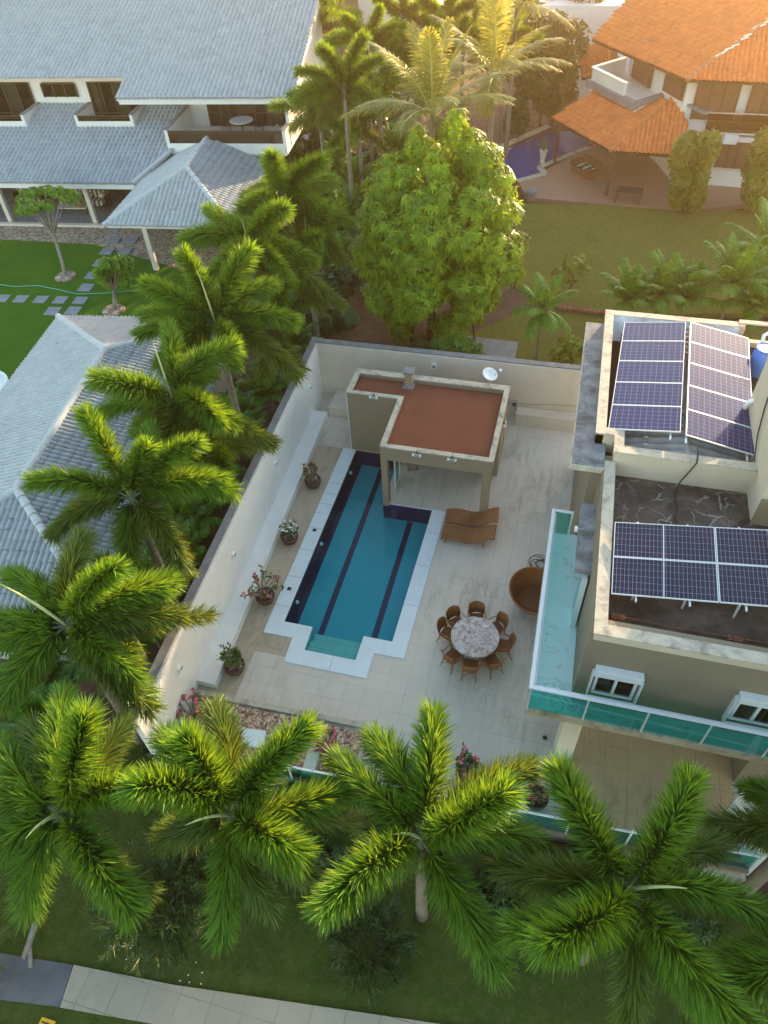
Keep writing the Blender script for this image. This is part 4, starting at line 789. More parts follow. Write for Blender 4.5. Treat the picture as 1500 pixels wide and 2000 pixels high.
# coconuts
def coco(lab, px, z, seed, n=17, L=4.0):
    c = at(px[0], px[1], z); return pinnate_palm('coconut_palm', lab, c, n, L, seed, -.1, .95, None, 'coconut palms beyond the mango tree', .17, (1.25, .85, .5, .2, -.15), 75, .05, droop=.35)
coco('coconut palm with wide sunlit fronds just behind the mango tree', (845, 225), 8.6, 31, 20, 4.2)
coco('coconut palm behind and right of the nearest coconut palm', (965, 150), 8.6, 32, 18, 4.2)
coco('coconut palm cut by the top edge of the picture', (1010, 15), 9, 33, 14, 4.0)
# mango
mc = np.array((1.55, 18.2, 0.))
prof_ = [(1.7, 2.3), (2.8, 3.05), (4.0, 3.4), (5.2, 3.5), (6.3, 3.3), (7.3, 2.75), (8.2, 2.15), (9.0, 1.5), (9.7, .7)]
bl = []
rm = random.Random(5)
for z, r_ in prof_:
    r_ *= 1.07; m = max(1, int(r_*2.6))
    for k in range(m): a = 2*PI*k/m+rm.uniform(-.3, .3); bl.append(((mc[0]+(z-5)*.06+r_*.72*math.cos(a), mc[1]+r_*.72*math.sin(a), z+rm.uniform(-.35, .35)), (max(.4, r_*rm.uniform(.26, .42)),)*2+(rm.uniform(.55, 1.1),)))
leafy_tree('mango_tree', 'big glossy mango tree with domed crown behind the rear wall', 'tree', (mc[0], mc[1], -.06), bl, 10500, .29, m_mango, m_bark, 21,
           [([(1.3, 18.2, -.06), (1.35, 18.2, 1.5), (1.3, 18.1, 4), (1.4, 18.2, 7)], .24, .06), ([(1.3, 18.2, 1.2), (2.2, 17.6, 2.6), (3.0, 17, 4)], .12, .04), ([(1.3, 18.2, 1.4), (.2, 18.6, 3), (-.8, 18.4, 4.6)], .12, .04), ([(.55, 17.3, -.06), (.5, 17.3, 1.8), (.3, 17.6, 3.4)], .11, .04), ([(3.6, 17.6, -.06), (3.5, 17.7, 1.5), (3.1, 17.8, 3)], .07, .03)], 9, .23, .65, shell=.6)
def bush(name, lab, px, py, z, rr, n, size, mat, seed, cat='shrub', group=None, gz=0, m=6, whorl=6, aspect=.4, bark=None, stems=True, down=.2, rb=.5):
    c = np.array(at(px, py, z)); r = random.Random(seed); blobs = []
    for k in range(m): blobs.append(((c[0]+r.uniform(-.6, .6)*rr[0], c[1]+r.uniform(-.6, .6)*rr[1], c[2]+r.uniform(-.6, .6)*rr[2]), (rr[0]*rb*r.uniform(.7, 1.2), rr[1]*rb*r.uniform(.7, 1.2), rr[2]*rb*r.uniform(.7, 1.2))))
    tr = [([(c[0], c[1], gz), (c[0]+r.uniform(-.1, .1), c[1], (gz+c[2])/2), b_[0]], .05*rr[0]**.5+.02, .015) for b_ in blobs[:5]] if stems else []
    return leafy_tree(name, lab, cat, (c[0], c[1], gz), blobs, n, size, mat, bark or m_bark, seed, tr, whorl, aspect, down, group, crown='foliage')
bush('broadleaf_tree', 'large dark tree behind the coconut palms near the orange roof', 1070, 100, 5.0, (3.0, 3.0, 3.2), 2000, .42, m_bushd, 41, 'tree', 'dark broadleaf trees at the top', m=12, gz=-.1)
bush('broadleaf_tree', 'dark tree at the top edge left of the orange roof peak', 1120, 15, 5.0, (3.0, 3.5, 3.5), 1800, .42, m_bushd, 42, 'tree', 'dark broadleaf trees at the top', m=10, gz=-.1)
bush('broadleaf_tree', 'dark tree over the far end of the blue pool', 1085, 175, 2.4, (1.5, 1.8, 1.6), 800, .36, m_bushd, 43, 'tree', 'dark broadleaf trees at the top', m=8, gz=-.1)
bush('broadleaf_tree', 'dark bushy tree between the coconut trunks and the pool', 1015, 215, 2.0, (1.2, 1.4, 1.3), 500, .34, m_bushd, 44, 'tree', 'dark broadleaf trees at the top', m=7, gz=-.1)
bush('climber_bush', 'tall yellow green climber at the corner of the orange roofed house', 1350, 330, 2.6, (1.5, 1.1, 2.7), 1500, .34, m_vine, 45, 'shrub', 'tall climbers on the orange roofed house', m=20, down=.5, rb=.32)
bush('climber_bush', 'tall yellow green climber cut by the right picture edge', 1490, 330, 2.6, (1.2, 1.0, 2.8), 1300, .34, m_vine, 46, 'shrub', 'tall climbers on the orange roofed house', m=18, down=.5, rb=.32)
bush('young_tree', 'sparse young tree on the back lawn right of the mango', 1120, 530, 1.3, (1.1, .9, .9), 170, .2, m_vine, 47, 'tree', None, m=9, bark=m_barkl)
bush('young_tree', 'spindly leafy sapling touching the right side of the mango crown', 1012, 500, 1.8, (.5, .5, 1.4), 120, .22, m_vine, 48, 'tree', None, m=6, bark=m_barkl)
bush('hedge', 'dark clipped hedge against the rear wall below the mango', 830, 690, 1.6, (1.4, .45, .7), 900, .16, m_bushd, 49, 'shrub', None, m=8)
bush('hedge', 'green shrub spilling over the rear wall top beside the mango hedge', 890, 680, 2.1, (1.2, .4, .6), 700, .16, m_areca, 50, 'shrub', None, m=8)
bush('hedge', 'scrubby bush between the small palm and the solar roof', 1115, 690, .9, (.9, .8, .7), 260, .2, m_vine, 51, 'shrub', None, m=7)
pinnate_palm('small_palm', 'small feathery palm on a slim trunk behind the rear wall', at(1060, 608, 2.7), 16, 1.7, 61, 0, .5, m_small, None, .06, (1.2, .9, .5, .1, -.3), 44, .045, droop=.6)
for i, (px, py, z, n_, L_, lab) in enumerate(((1225, 590, 1.4, 13, 1.6, 'low palm clump left behind the solar roof'), (1290, 580, 1.6, 14, 1.7, 'low palm clump in the middle behind the solar roof'), (1340, 585, 1.5, 13, 1.5, 'low palm clump just left of the feathery palm behind the solar roof'), (1430, 560, 2.3, 15, 2.0, 'feathery palm with arching fronds behind the solar roof'), (1495, 500, 2.6, 13, 2.1, 'feathery palm at the right edge behind the solar roof'), (1470, 600, 1.2, 12, 1.5, 'low palm in front of the right feathery palm'))):
    pinnate_palm('garden_palm', lab, at(px, py, z), n_+4, L_*1.25, 62+i, 0, .6, m_small, 'garden palms behind the solar roof', .07, (1.2, .8, .5, .2), 46, .06, droop=.5)
# areca understory along the wall
ar = [(-3.3, 13.6, 2.0), (-3.1, 11.2, 2.3), (-3.0, 9.2, 2.6), (-3.5, 7.6, 2.2), (-2.9, 6.2, 2.5), (-3.3, 4.6, 2.3), (-2.8, 3.3, 2.5), (-3.1, 1.7, 2.4), (-2.7, .4, 2.5), (-3.1, -1.0, 2.4), (-2.65, -2.1, 2.4), (-3.0, -3.5, 2.2), (-4.0, -5.8, 1.8), (-4.9, -4.6, 1.7), (-5.6, 16.5, 1.9), (-6.8, 18.5, 1.7)]
for i, (x, y, z) in enumerate(ar):
    where = ['at the mango end of the wall', 'second', 'third', 'fourth', 'fifth', 'sixth', 'seventh', 'eighth', 'ninth', 'tenth', 'eleventh', 'twelfth'][i] if i < 12 else None
    lab = 'dark areca palm clump behind the white side wall, farthest from the street' if i == 0 else ('dark areca palm clump behind the white side wall, %s counting from the mango' % where if where else ['areca palm clump by the street end of the pavilion', 'low areca palm clump beside the pavilion south corner', 'areca palm clump left of the far side wall corner', 'areca palm clump near the entrance roof'][i-12])
    pinnate_palm('areca_palm', lab, (x-.85, y, z*.78), 24, 1.45, 90+i, -.35, .45, m_areca, 'areca palms between the pavilion and the side wall', .04, (1.3, 1.0, .7, .4), 34, .05, droop=.4)
# ------------------------------------------------------------------ TILED ROOFS
def inpoly(px, py, poly):
    inside = np.zeros(px.shape, bool); n = len(poly); j = n-1
    for i in range(n):
        xi, yi = poly[i]; xj, yj = poly[j]; c_ = ((yi > py) != (yj > py)) & (px < (xj-xi)*(py-yi)/((yj-yi) or 1e-9)+xi); inside ^= c_; j = i
    return inside
def tile_roof(name, parent, pts, e0, e1, mat, pu=.24, pv=.36, amp=.12, base=True):
    """pts: 3-D polygon of one roof plane; e0->e1 runs along its eave"""
    P = np.array(pts, float); e0 = np.array(e0, float); u = np.array(e1, float)-e0; u /= np.linalg.norm(u)
    n = np.cross(P[1]-P[0], P[2]-P[0]); n /= np.linalg.norm(n)
    if n[2] < 0: n = -n
    v = np.cross(n, u)
    if v[2] < 0: v = -v
    uv = np.stack([(P-e0) @ u, (P-e0) @ v], 1); poly = [tuple(q) for q in uv]
    u0, u1 = uv[:, 0].min(), uv[:, 0].max(); v0, v1 = uv[:, 1].min(), uv[:, 1].max(); nu = int((u1-u0)/pu)+1; nv = int((v1-v0)/pv)+1
    cu, cv = np.meshgrid(u0+(np.arange(nu)+.5)*pu, v0+(np.arange(nv)+.5)*pv); keep = inpoly(cu, cv, poly); cu = cu[keep]; cv = cv[keep]; m = len(cu); cv = cv+rng.normal(0, .014, m); cu = cu+rng.normal(0, .006, m)
    ts = np.linspace(-.5, .5, 7); hp = amp*pu/.3*np.cos(ts*PI)**.8; hp[0] = hp[-1] = 0
    V = []
    for k, (dv, dz) in enumerate(((-.5, .024), (.52, .0))):
        for tt, h in zip(ts, hp):
            V.append(e0+np.outer(cu+tt*pu, u)+np.outer(cv+dv*pv, v)+(h+dz)*n)
    # front lip
    for tt, h in zip(ts, hp): V.append(e0+np.outer(cu+tt*pu, u)+np.outer(cv-.5*pv, v)+(h-.012)*n)
    V = np.stack(V, 1).reshape(-1, 3); b_ = np.arange(m)[:, None]*21; q = []
    for i in range(6): q.append([i, i+1, i+8, i+7]); q.append([14+i, 15+i, i+1, i])
    F = (b_[:, :, None]+np.array(q)[None]).reshape(-1, 4); tint = np.repeat(np.clip(rng.normal(.5, .17, m), 0, 1), 12)
    o = npobj(name, V, F, mat, parent, tint)
    if base:
        Pb = P-n*.03; Pc = P-n*.14; k = len(P); obj('roof_board', MB().add(list(Pb)+list(Pc), [tuple(range(k)), tuple(range(k, 2*k))[::-1]]+[(i, (i+1) % k, (i+1) % k+k, i+k) for i in range(k)]), m_white if mat is not m_tileo else m_wood, o)
    return o
def caps(name, parent, a, b_, mat, r=.12, seg=.42):
    a = np.array(a, float); b_ = np.array(b_, float); L = np.linalg.norm(b_-a); k = max(1, int(L/seg)); mb = MB()
    for i in range(k): p0 = a+(b_-a)*i/k; p1 = a+(b_-a)*(i+1.06)/k; mb.tube([p0+(0, 0, .03), p1+(0, 0, .01)], [r*1.08, r*.92], 10)
    return obj(name, mb, mat, parent, smooth=False)
# ---- tiled pavilion (lower left)
TF = Fr((-15.43, 12.39), 9.0)
tp = thing('tiled_pavilion', 'long pavilion with pale grey barrel tile hipped roof at the left', 'house', TF(4.5, -8.5, 0))
ez, rz_ = 2.6, 3.95; Wd, Ln = 8.95, 17.2
NW, NE, SE, SW = TF(0, 0, ez), TF(Wd, 0, ez), TF(Wd, -Ln, ez), TF(0, -Ln, ez); RN, RS = TF(Wd/2, -4.6, rz_), TF(Wd/2, -12.7, rz_)
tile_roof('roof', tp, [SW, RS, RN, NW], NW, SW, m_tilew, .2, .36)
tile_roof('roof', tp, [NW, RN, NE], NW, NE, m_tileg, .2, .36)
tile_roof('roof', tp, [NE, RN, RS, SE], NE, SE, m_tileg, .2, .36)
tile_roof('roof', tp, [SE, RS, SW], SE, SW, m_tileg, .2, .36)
for a_, c_ in ((RN, RS), (NW, RN), (NE, RN), (SE, RS), (SW, RS)): caps('ridge_cap', tp, a_, c_, m_ridge, .14)
obj('wall', TF.box(MB(), .8, Wd-.9, -Ln+.9, -.8, -.1, 2.5), m_white, tp)
g_ = MB(); g_.tube([TF(-.5, -Ln-.4, 1.8), TF(Wd+.3, -Ln-.4, 1.8)], .06, 6); obj('street_beam', TF.box(MB(), 5.0, Wd-.2, -Ln-.6, -Ln-.45, 1.9, 2.05), m_whitemetal, tp)
rp = tag(obj('round_pool', MB().lathe([(1.3, 0), (1.3, .5), (1.15, .5), (1.15, .42), (.001, .42)], at(-32, 770), 40), m_stone), 'white rim of a round basin at the left edge of the lawn', 'basin')
# ---- left house
LF = Fr((-16.0, 21.6), 7.0)
lh = thing('left_house', 'large white two storey house with pale grey tiled roofs at the upper left', 'house', LF(0, 12, 0))
# porch lower roof
def pr(x, y): return LF(x, y, 2.7+(y-5.6)*.281)
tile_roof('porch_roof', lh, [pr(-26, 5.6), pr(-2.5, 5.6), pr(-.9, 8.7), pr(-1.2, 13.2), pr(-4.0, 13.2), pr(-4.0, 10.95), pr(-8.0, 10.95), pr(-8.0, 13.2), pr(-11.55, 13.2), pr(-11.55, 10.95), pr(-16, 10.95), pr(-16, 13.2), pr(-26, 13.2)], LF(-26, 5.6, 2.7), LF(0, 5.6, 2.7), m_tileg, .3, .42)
obj('porch_fascia', LF.box(MB(), -26, -2.5, 5.62, 5.74, 2.4, 2.62), m_white, lh)
# entrance hipped roof
eSW, eSE, eNE, eNW = LF(-2.15, 0, 2.7), LF(5.4, 0, 2.7), LF(5.4, 9.4, 2.7), LF(-2.15, 7, 2.7); eA = LF(1.75, 4.2, 4.3); eB = LF(1.55, 8.75, 4.3)
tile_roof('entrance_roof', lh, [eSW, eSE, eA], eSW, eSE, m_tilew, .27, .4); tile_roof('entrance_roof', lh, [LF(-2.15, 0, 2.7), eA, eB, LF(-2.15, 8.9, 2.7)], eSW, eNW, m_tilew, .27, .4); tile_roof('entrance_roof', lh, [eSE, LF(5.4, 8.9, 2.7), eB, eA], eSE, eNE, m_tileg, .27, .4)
for a_, c_ in ((eSW, eA), (eSE, eA), (eA, eB)): caps('ridge_cap', lh, a_, c_, m_ridge, .15, .5)
caps('ridge_cap', lh, LF(-2.6, 5.7, 2.75), LF(-.9, 8.6, 3.62), m_ridge, .12, .6)
for x, y in ((0.1, .25), (5.0, .3), (-6.07, 5.95), (-12.02, 5.95), (-18, 5.95)): obj('porch_column', LF.box(MB(), x-.12, x+.16, y-.1, y+.18, 0, 2.6), m_cream, lh)
# ground floor back wall, floor, upper walls
obj('porch_floor', LF.box(MB(), -26, 5.5, 5.7, 12, -.02, .06), m_copgrey, lh)
obj('porch_kerb', LF.box(MB(), -26, -1.0, 5.45, 5.75, 0, .14), m_cream, lh)
obj('wall', LF.box(LF.box(LF.box(MB(), -26, 4.8, 11.9, 12.2, 0, 3.3), -26, 6.4, 13.4, 13.6, 3.3, 6.9), -4.2, 6.4, 13.2, 13.4, 6.4, 7.0), m_white, lh)
obj('side_wall', LF.box(MB(), 4.8, 5.0, 9.6, 22, 0, 3.6).hexa([LF(6.45, 9.9)[:2], LF(6.65, 9.9)[:2], LF(6.65, 22)[:2], LF(6.45, 22)[:2]], 3.5, [6.0, 6.0, 9.4, 9.4]), m_white, lh)
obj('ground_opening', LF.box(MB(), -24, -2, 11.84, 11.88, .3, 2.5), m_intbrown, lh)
def rail_balcony(xl, xr, yf, yb_, z0, z1, lab, depth=0):
    b_ = obj('balcony', LF.box(LF.box(LF.box(LF.box(MB(), xl, xr, yf, yf+.16, z0, z0+.62), xl, xl+.18, yf+.16, yb_, z0, z1), xr-.18, xr, yf+.16, yb_, z0, z1), xl+.18, xr-.18, yf+.16, yb_, 3.2, 3.5), m_white, lh); b_['label'] = lab
    for a_ in (xl-.04, xr-.22): obj('balcony_cap', LF.box(MB(), a_, a_+.26, yf-.04, yb_, z1+.001, z1+.05), m_copgrey, b_)
    obj('corner_post', LF.box(LF.box(MB(), xl, xl+.2, yf-.003, yf+.17, z0+.62, z1), xr-.2, xr, yf-.003, yf+.17, z0+.62, z1), m_white, b_)
    obj('rail', LF.box(LF.box(MB(), xl+.2, xr-.2, yf+.02, yf+.09, z1-.12, z1-.05), xl+.2, xr-.2, yf+.04, yf+.07, z1-.24, z1-.2), m_wood, b_)
    obj('rail_glass', LF.box(MB(), xl+.2, xr-.2, yf+.05, yf+.06, z0+.62, z1-.12), m_glassb, b_)
rail_balcony(-8.0, -4.0, 10.9, 13.3, 3.95, 4.95, 'small middle balcony'); rail_balcony(-16, -11.55, 10.9, 13.3, 3.95, 4.95, 'small balcony cut by the left edge'); rail_balcony(-1.15, 6.6, 8.8, 13.3, 3.35, 4.75, 'wide balcony with a white round table')
def glazing(xl, xr, z0, z1, y=13.38, n=4, cur=()):
    w_ = obj('window', LF.box(MB(), xl, xr, y-.04, y-.02, z0, z1), m_intbrown, lh); fm = MB()
    for k in range(n+1): x = xl+(xr-xl)*k/n; LF.box(fm, x-.05, x+.05, y-.12, y-.05, z0, z1)
    LF.box(fm, xl+.05, xr-.05, y-.11, y-.05, z0+.8, z0+.88); obj('window_frame', fm, m_wood, w_)
    for a_, c_ in cur: obj('curtain', LF.box(MB(), a_, c_, y-.045, y-.041, z0+.05, z1-.05), m_curtain, w_)
    obj('pane', LF.box(MB(), xl+.05, xr-.05, y-.075, y-.07, z0+.05, z1-.05), m_winglass, w_)
glazing(-7.7, -4.3, 3.5, 6.2, cur=((-7.5, -7.1), (-6.0, -5.1))); glazing(-15.7, -11.9, 3.5, 6.2, cur=((-13.8, -12.9),)); glazing(.3, 5.6, 3.5, 6.1, n=5, cur=((1.0, 1.9), (4.2, 5.3))); glazing(-11.0, -8.6, 5.3, 6.1, n=3)
# main roof
SL = .3; mz = 6.2; yr = 20.0; zr = mz+SL*(yr-9.8)
def rp_(x, y): return LF(x, y, mz+SL*(y-9.8))
tile_roof('main_roof', lh, [rp_(-4.2, 9.8), rp_(7.05, 9.8), rp_(7.05, yr), rp_(5.7, yr), rp_(5.7, 34), rp_(-40, 34), rp_(-40, 11.96), rp_(-4.85, 11.96), rp_(-4.3, 11.96)], rp_(-4.2, 9.8), rp_(7, 9.8), m_tilew, .3, .42)
obj('fascia', LF.box(MB(), -4.1, 6.95, 9.86, 9.95, mz-.32, mz-.14), m_white, lh)
# porch furniture
for i, (px, py, w2, lab) in enumerate(((55, 378, 2.0, 'striped sofa under the porch, nearer the picture edge'), (140, 382, 1.8, 'striped sofa under the porch in the middle'), (185, 385, 1.6, 'striped sofa under the porch, right of the column'))):
    p = at(px, py, .6); q = thing('porch_sofa', lab, 'sofa', (p[0], p[1], .06), math.radians(7), 'striped sofas under the porch')
    obj('seat', MB().box(-w2/2, w2/2, -.4, .4, .1, .42), m_stripe, q, local=True, bevel=.03); obj('backrest', MB().box(-w2/2, w2/2, .3, .5, .42, .85), m_stripe, q, local=True, bevel=.03)
    for s_ in (-1, 1): obj('arm', MB().box(s_*w2/2-.09, s_*w2/2+.09, -.42, .42, .1, .6), m_wood, q, local=True, bevel=.02)
    for k in range(2): obj('cushion', MB().ball(((k-.5)*.9, .2, .6), .26, 10, .7), m_cushion, q, smooth=True, local=True)
p = at(145, 405, .4); q = thing('coffee_table', 'white coffee table with a bowl under the porch', 'table', (p[0], p[1], .06), math.radians(7)); obj('tabletop', MB().box(-1.0, 1.0, -.35, .35, .38, .44), m_cushion, q, local=True)
for x in (-.9, .9):
    for y in (-.28, .28): obj('leg', MB().box(x-.04, x+.04, y-.04, y+.04, 0, .38), m_wood, q, local=True)
p = at(155, 404, .5); q = tag(obj('bowl', MB().lathe([(.08, 0), (.16, .05), (.26, .13), (.24, .13), (.14, .06)], (p[0], p[1], .5), 16), m_goldflr, smooth=True), 'yellow bowl on the coffee table under the porch', 'bowl')
p = at(205, 408, .3); q = thing('porch_stool', 'small dark wooden stool at the right end of the porch', 'stool', (p[0], p[1], .06)); obj('seat', MB().box(-.2, .2, -.2, .2, .38, .43), m_wood, q, local=True)
for x in (-.17, .17):
    for y in (-.17, .17): obj('leg', MB().box(x-.02, x+.02, y-.02, y+.02, 0, .38), m_wood, q, local=True)
p = at(471, 234, 4.25); q = thing('balcony_table', 'white round table on the wide balcony of the left house', 'table', (p[0], p[1], 3.5)); obj('tabletop', MB().lathe([(.75, .70), (.78, .72), (.77, .76)], (0, 0, 0), 32), m_whitemetal, q, local=True); obj('pedestal', MB().tube([(0, 0, 0), (0, 0, .7)], .05), m_wood, q, local=True)
for i, (dx, dy, a, lab) in enumerate(((-1.1, -.1, 0, 'dark balcony chair left of the white round table'), (1.15, .1, PI, 'dark balcony chair right of the white round table'))):
    q = thing('balcony_chair', lab, 'chair', (p[0]+dx, p[1]+dy, 3.5), a, 'dark balcony chairs'); obj('seat', MB().box(-.22, .22, -.22, .22, .4, .45), m_wood, q, local=True); obj('backrest', MB().box(-.25, -.21, -.22, .22, .45, .9), m_wood, q, local=True)
    for x in (-.2, .2):
        for y in (-.2, .2): obj('leg', MB().box(x-.02, x+.02, y-.02, y+.02, 0, .4), m_wood, q, local=True)
# stepping stones
stones = [(28, 583), (64, 584), (101, 585), (138, 586), (158, 561), (103, 608), (143, 606), (166, 560), (178, 541), (192, 517), (206, 492), (219, 470), (256, 470), (249, 491), (225, 455)]
k = 0
for (px, py) in [(5, 583), (41, 584), (80, 585), (118, 586), (157, 587), (103, 608), (143, 607), (168, 562), (181, 538), (196, 514), (209, 491), (223, 469), (256, 469), (245, 490), (225, 446), (236, 515)]:
    p = at(px, py); w2, d2 = (.36, .36) if k < 5 else (.38, .4)
    tag(obj('stepping_stone', MB().hexa([LFp for LFp in [(p[0]+math.cos(.12)*sx*w2-math.sin(.12)*sy*d2, p[1]+math.sin(.12)*sx*w2+math.cos(.12)*sy*d2) for sx, sy in ((-1, -1), (1, -1), (1, 1), (-1, 1))]], -.02, .03), m_slate),
        'square slate stepping stone in the left lawn path, number %d from the left edge' % (k+1) if False else ['slate stepping stone cut by the left edge', 'second slate stone of the row from the left edge', 'third slate stone of the row from the left edge', 'fourth slate stone of the row from the left edge', 'fifth slate stone, at the corner of the path', 'lower slate stone nearer the edge under the path corner', 'lower slate stone right under the path corner', 'slate stone just above the path corner', 'slate stone left of the small leafy tree', 'slate stone midway up the diagonal path', 'slate stone in the upper diagonal path beside the lawn', 'slate stone at the gravel, left of a pair', 'slate stone at the gravel, right of a pair', 'slate stone right of the diagonal path above the leafy tree', 'wide slate step under the entrance roof eave', 'slate stone behind the leafy tree top'][k], 'paving stone', 'slate stepping stones in the left lawn'); k += 1
p0 = [at(-20, 553, .02), at(30, 560, .02), at(75, 558, .02), at(110, 565, .02), at(150, 574, .02), at(200, 573, .02), at(270, 568, .02)]
tag(obj('garden_hose', MB().tube(p0, .03, 6), m_greenhose, smooth=True), 'pale green hose lying across the left lawn', 'hose')
# small trees on the left lawn
def yard_tree(lab, foot, crownpx, z, rr, n, seed, size=.2, gap=.75):
    f0 = at(*foot); c = np.array(at(*crownpx, z)); r = random.Random(seed); blobs = []; tr = []
    fork = np.array(f0)*.45+c*.55
    tr.append(([f0, np.array(f0)*.7+fork*.3+np.array((.05, 0, 0)), fork], .13, .09))
    for k in range(9):
        a = 2*PI*k/9+r.uniform(-.3, .3); e = c+np.array((math.cos(a)*rr[0]*r.uniform(.4, 1), math.sin(a)*rr[1]*r.uniform(.4, 1), r.uniform(-.5, .7)*rr[2])); blobs.append((tuple(e), (rr[0]*.3, rr[1]*.3, rr[2]*.3))); tr.append(([fork, (fork+e)/2+np.array((0, 0, .15)), e+np.array((0, 0, .25))], .055, .015))
    q = leafy_tree('yard_tree', lab, 'tree', f0, blobs, n, size, m_small, m_barkl, seed, tr, 6, .5, .1, None)
    obj('mulch_ring', MB().lathe([(.62, -.02), (.6, .05), (.2, .1)], f0, 24), m_gravel, q)
yard_tree('thin grey trunked tree with sparse flat crown in front of the porch', (128, 540), (85, 388), 3.0, (2.1, 1.7, .6), 330, 71)
yard_tree('small bushy green tree beside the stepping stone path', (222, 606), (224, 535), 1.6, (1.0, 1.0, 1.25), 620, 72, .22)
# building behind (top) 
bk = thing('background_building', 'tall shaded grey building behind the palms at the top', 'building', (-9, 52, 0))
obj('wall', MB().hexa([(-24, 50), (-11.5, 51.5), (-11.5, 64), (-24, 64)], 0, 9), m_olive, bk); obj('bright_wall', MB().hexa([(-11.49, 51.6), (-6.0, 52.2), (-6, 64), (-11.49, 64)], 0, 9.2), m_white, bk)
obj('window', MB().box(-15.5, -13.5, 51.0, 51.1, 5.4, 6.6), m_wood, bk)
bk2 = thing('far_house', 'pale house front glimpsed behind the coconut palms at the top', 'house', (6, 58, 0)); obj('wall', MB().box(1, 12, 57, 66, 0, 6), m_white, bk2); obj('window', MB().box(3, 5, 56.93, 56.98, 3.6, 5), m_wood, bk2)
# ------------------------------------------------------------------ ORANGE ROOFED HOUSE
oh = thing('orange_roof_house', 'white two storey house with orange tiled roofs at the upper right', 'house', (15, 43, 0))
W_, S_, E_ = np.array(at(1076.7, 230.7, 2.7)), np.array(at(1191.7, 296, 2.7)), np.array(at(1330, 305, 2.7)); Tp = np.array((12.3, 40.9, 4.25))
Nb = np.array(at(1151.7, 173.3, 3.95)); 
dWS = (S_-W_); up = np.array((-dWS[1], dWS[0], 0)); up = up/np.linalg.norm(up)
if up[0] < 0: up = -up
def onplane(p0, e, upd, sl, x, y): d = np.dot(np.array((x, y))-p0[:2], upd[:2]); return (x, y, p0[2]+sl*d)
sl1 = (Tp[2]-2.7)/np.dot(Tp[:2]-W_[:2], up[:2])
a1 = onplane(W_, dWS, up, sl1, 7.2, 45.0)
tile_roof('pavilion_roof', oh, [W_, S_, Tp, onplane(W_, 0, up, sl1, 11.2, 42.0), onplane(W_, 0, up, sl1, 10.1, 40.6), onplane(W_, 0, up, sl1, 7.6, 44.4)], W_, S_, m_tileo, .27, .4)
tile_roof('pavilion_roof', oh, [S_, E_, (13.4, 38.8, 4.25*.5+2.7*.5+.2), Tp], S_, E_, m_tileo, .27, .4)
caps('ridge_cap', oh, S_, Tp, m_ridgeo, .11, .4)
W2_, S2_, E2_ = np.array(at(1155, 77, 6.2)), np.array(at(1341.7, 157, 6.2)), np.array(at(1560, 166, 6.2)); d2 = S2_-W2_; up2 = np.array((-d2[1], d2[0], 0)); up2 /= np.linalg.norm(up2)
if up2[0] < 0: up2 = -up2
def pl2(x, y): return onplane(W2_, 0, up2, .36, x, y)
# hip direction from S2: bisector of the two slopes
hp_ = np.array(at(1500, 52, 8.0)); hd = hp_-S2_; hz = pl2(*(S2_[:2]+hd[:2]*2.0))
hipend = np.array(hz)
tile_roof('main_roof', oh, [W2_, S2_, hipend, pl2(19, 62), pl2(12.5, 59)], W2_, S2_, m_tileo, .27, .4)
tile_roof('main_roof', oh, [S2_, E2_+np.array((8, -.2, 0)), hipend+np.array((8, 0, 0)), hipend], S2_, E2_, m_tileo, .27, .4)
caps('ridge_cap', oh, S2_, hipend, m_ridgeo, .12, .4)
sh = MB(); r = random.Random(3)
for k in range(16):
    tt = .28+.045*k; p_ = S2_+(hipend-S2_)*tt*.62+np.array((r.uniform(-.12, .12), r.uniform(-.12, .12), .14)); sh.bar(p_, p_+np.array((.25+r.uniform(0, .2), .18+r.uniform(-.2, .2), .1)), .11, .05)
tag(obj('hip_sealant', sh, m_whitep), 'ragged white patching along the hip of the orange roof', 'patching')
# walls
obj('wall', MB().hexa([(12.9, 39.6), (24, 39.5), (24, 55), (9.9, 55), (9.6, 46.8), (11.5, 42.2)], 3.0, 6.2), m_white, oh)
obj('ground_wall', MB().hexa([(13.3, 38.9), (24, 38.3), (24, 55), (9.9, 55), (10.2, 47), (12.3, 42)], 0, 3.0), m_white, oh)
obj('terrace_box', MB().hexa([(7.0, 44.6), (10.1, 40.1), (12.0, 42.0), (9.2, 47.2)], 3.0, 4.1), m_white, oh)
bt = MB()
def wallstrip(mb, a, b_, w2, z0, z1):
    a = np.array(a, float); b_ = np.array(b_, float); d = (b_-a)/np.linalg.norm(b_-a); n_ = np.array((-d[1], d[0]))*w2/2; return mb.hexa([a-n_, b_-n_, b_+n_, a+n_], z0, z1)
wallstrip(bt, (7.12, 44.6), (9.15, 47.0), .2, 4.1, 5.0); wallstrip(bt, (7.12, 44.5), (9.3, 41.4), .2, 4.101, 5.0); obj('balcony_parapet', bt, m_white, oh)
bt = MB(); wallstrip(bt, (7.05, 44.65), (9.15, 47.1), .3, 5.0, 5.05); wallstrip(bt, (7.06, 44.62), (9.32, 41.38), .3, 5.001, 5.051); obj('balcony_coping', bt, m_whitemetal, oh)
bt = MB(); wallstrip(bt, (6.9, 44.6), (10.1, 40.0), .5, 3.9, 4.3); wallstrip(bt, (10.1, 40.0), (11.9, 42.0), .4, 4.1, 4.38); wallstrip(bt, (11.9, 41.9), (14.2, 38.2), .35, 4.35, 4.5); obj('roof_flashing', bt, m_slate, oh)
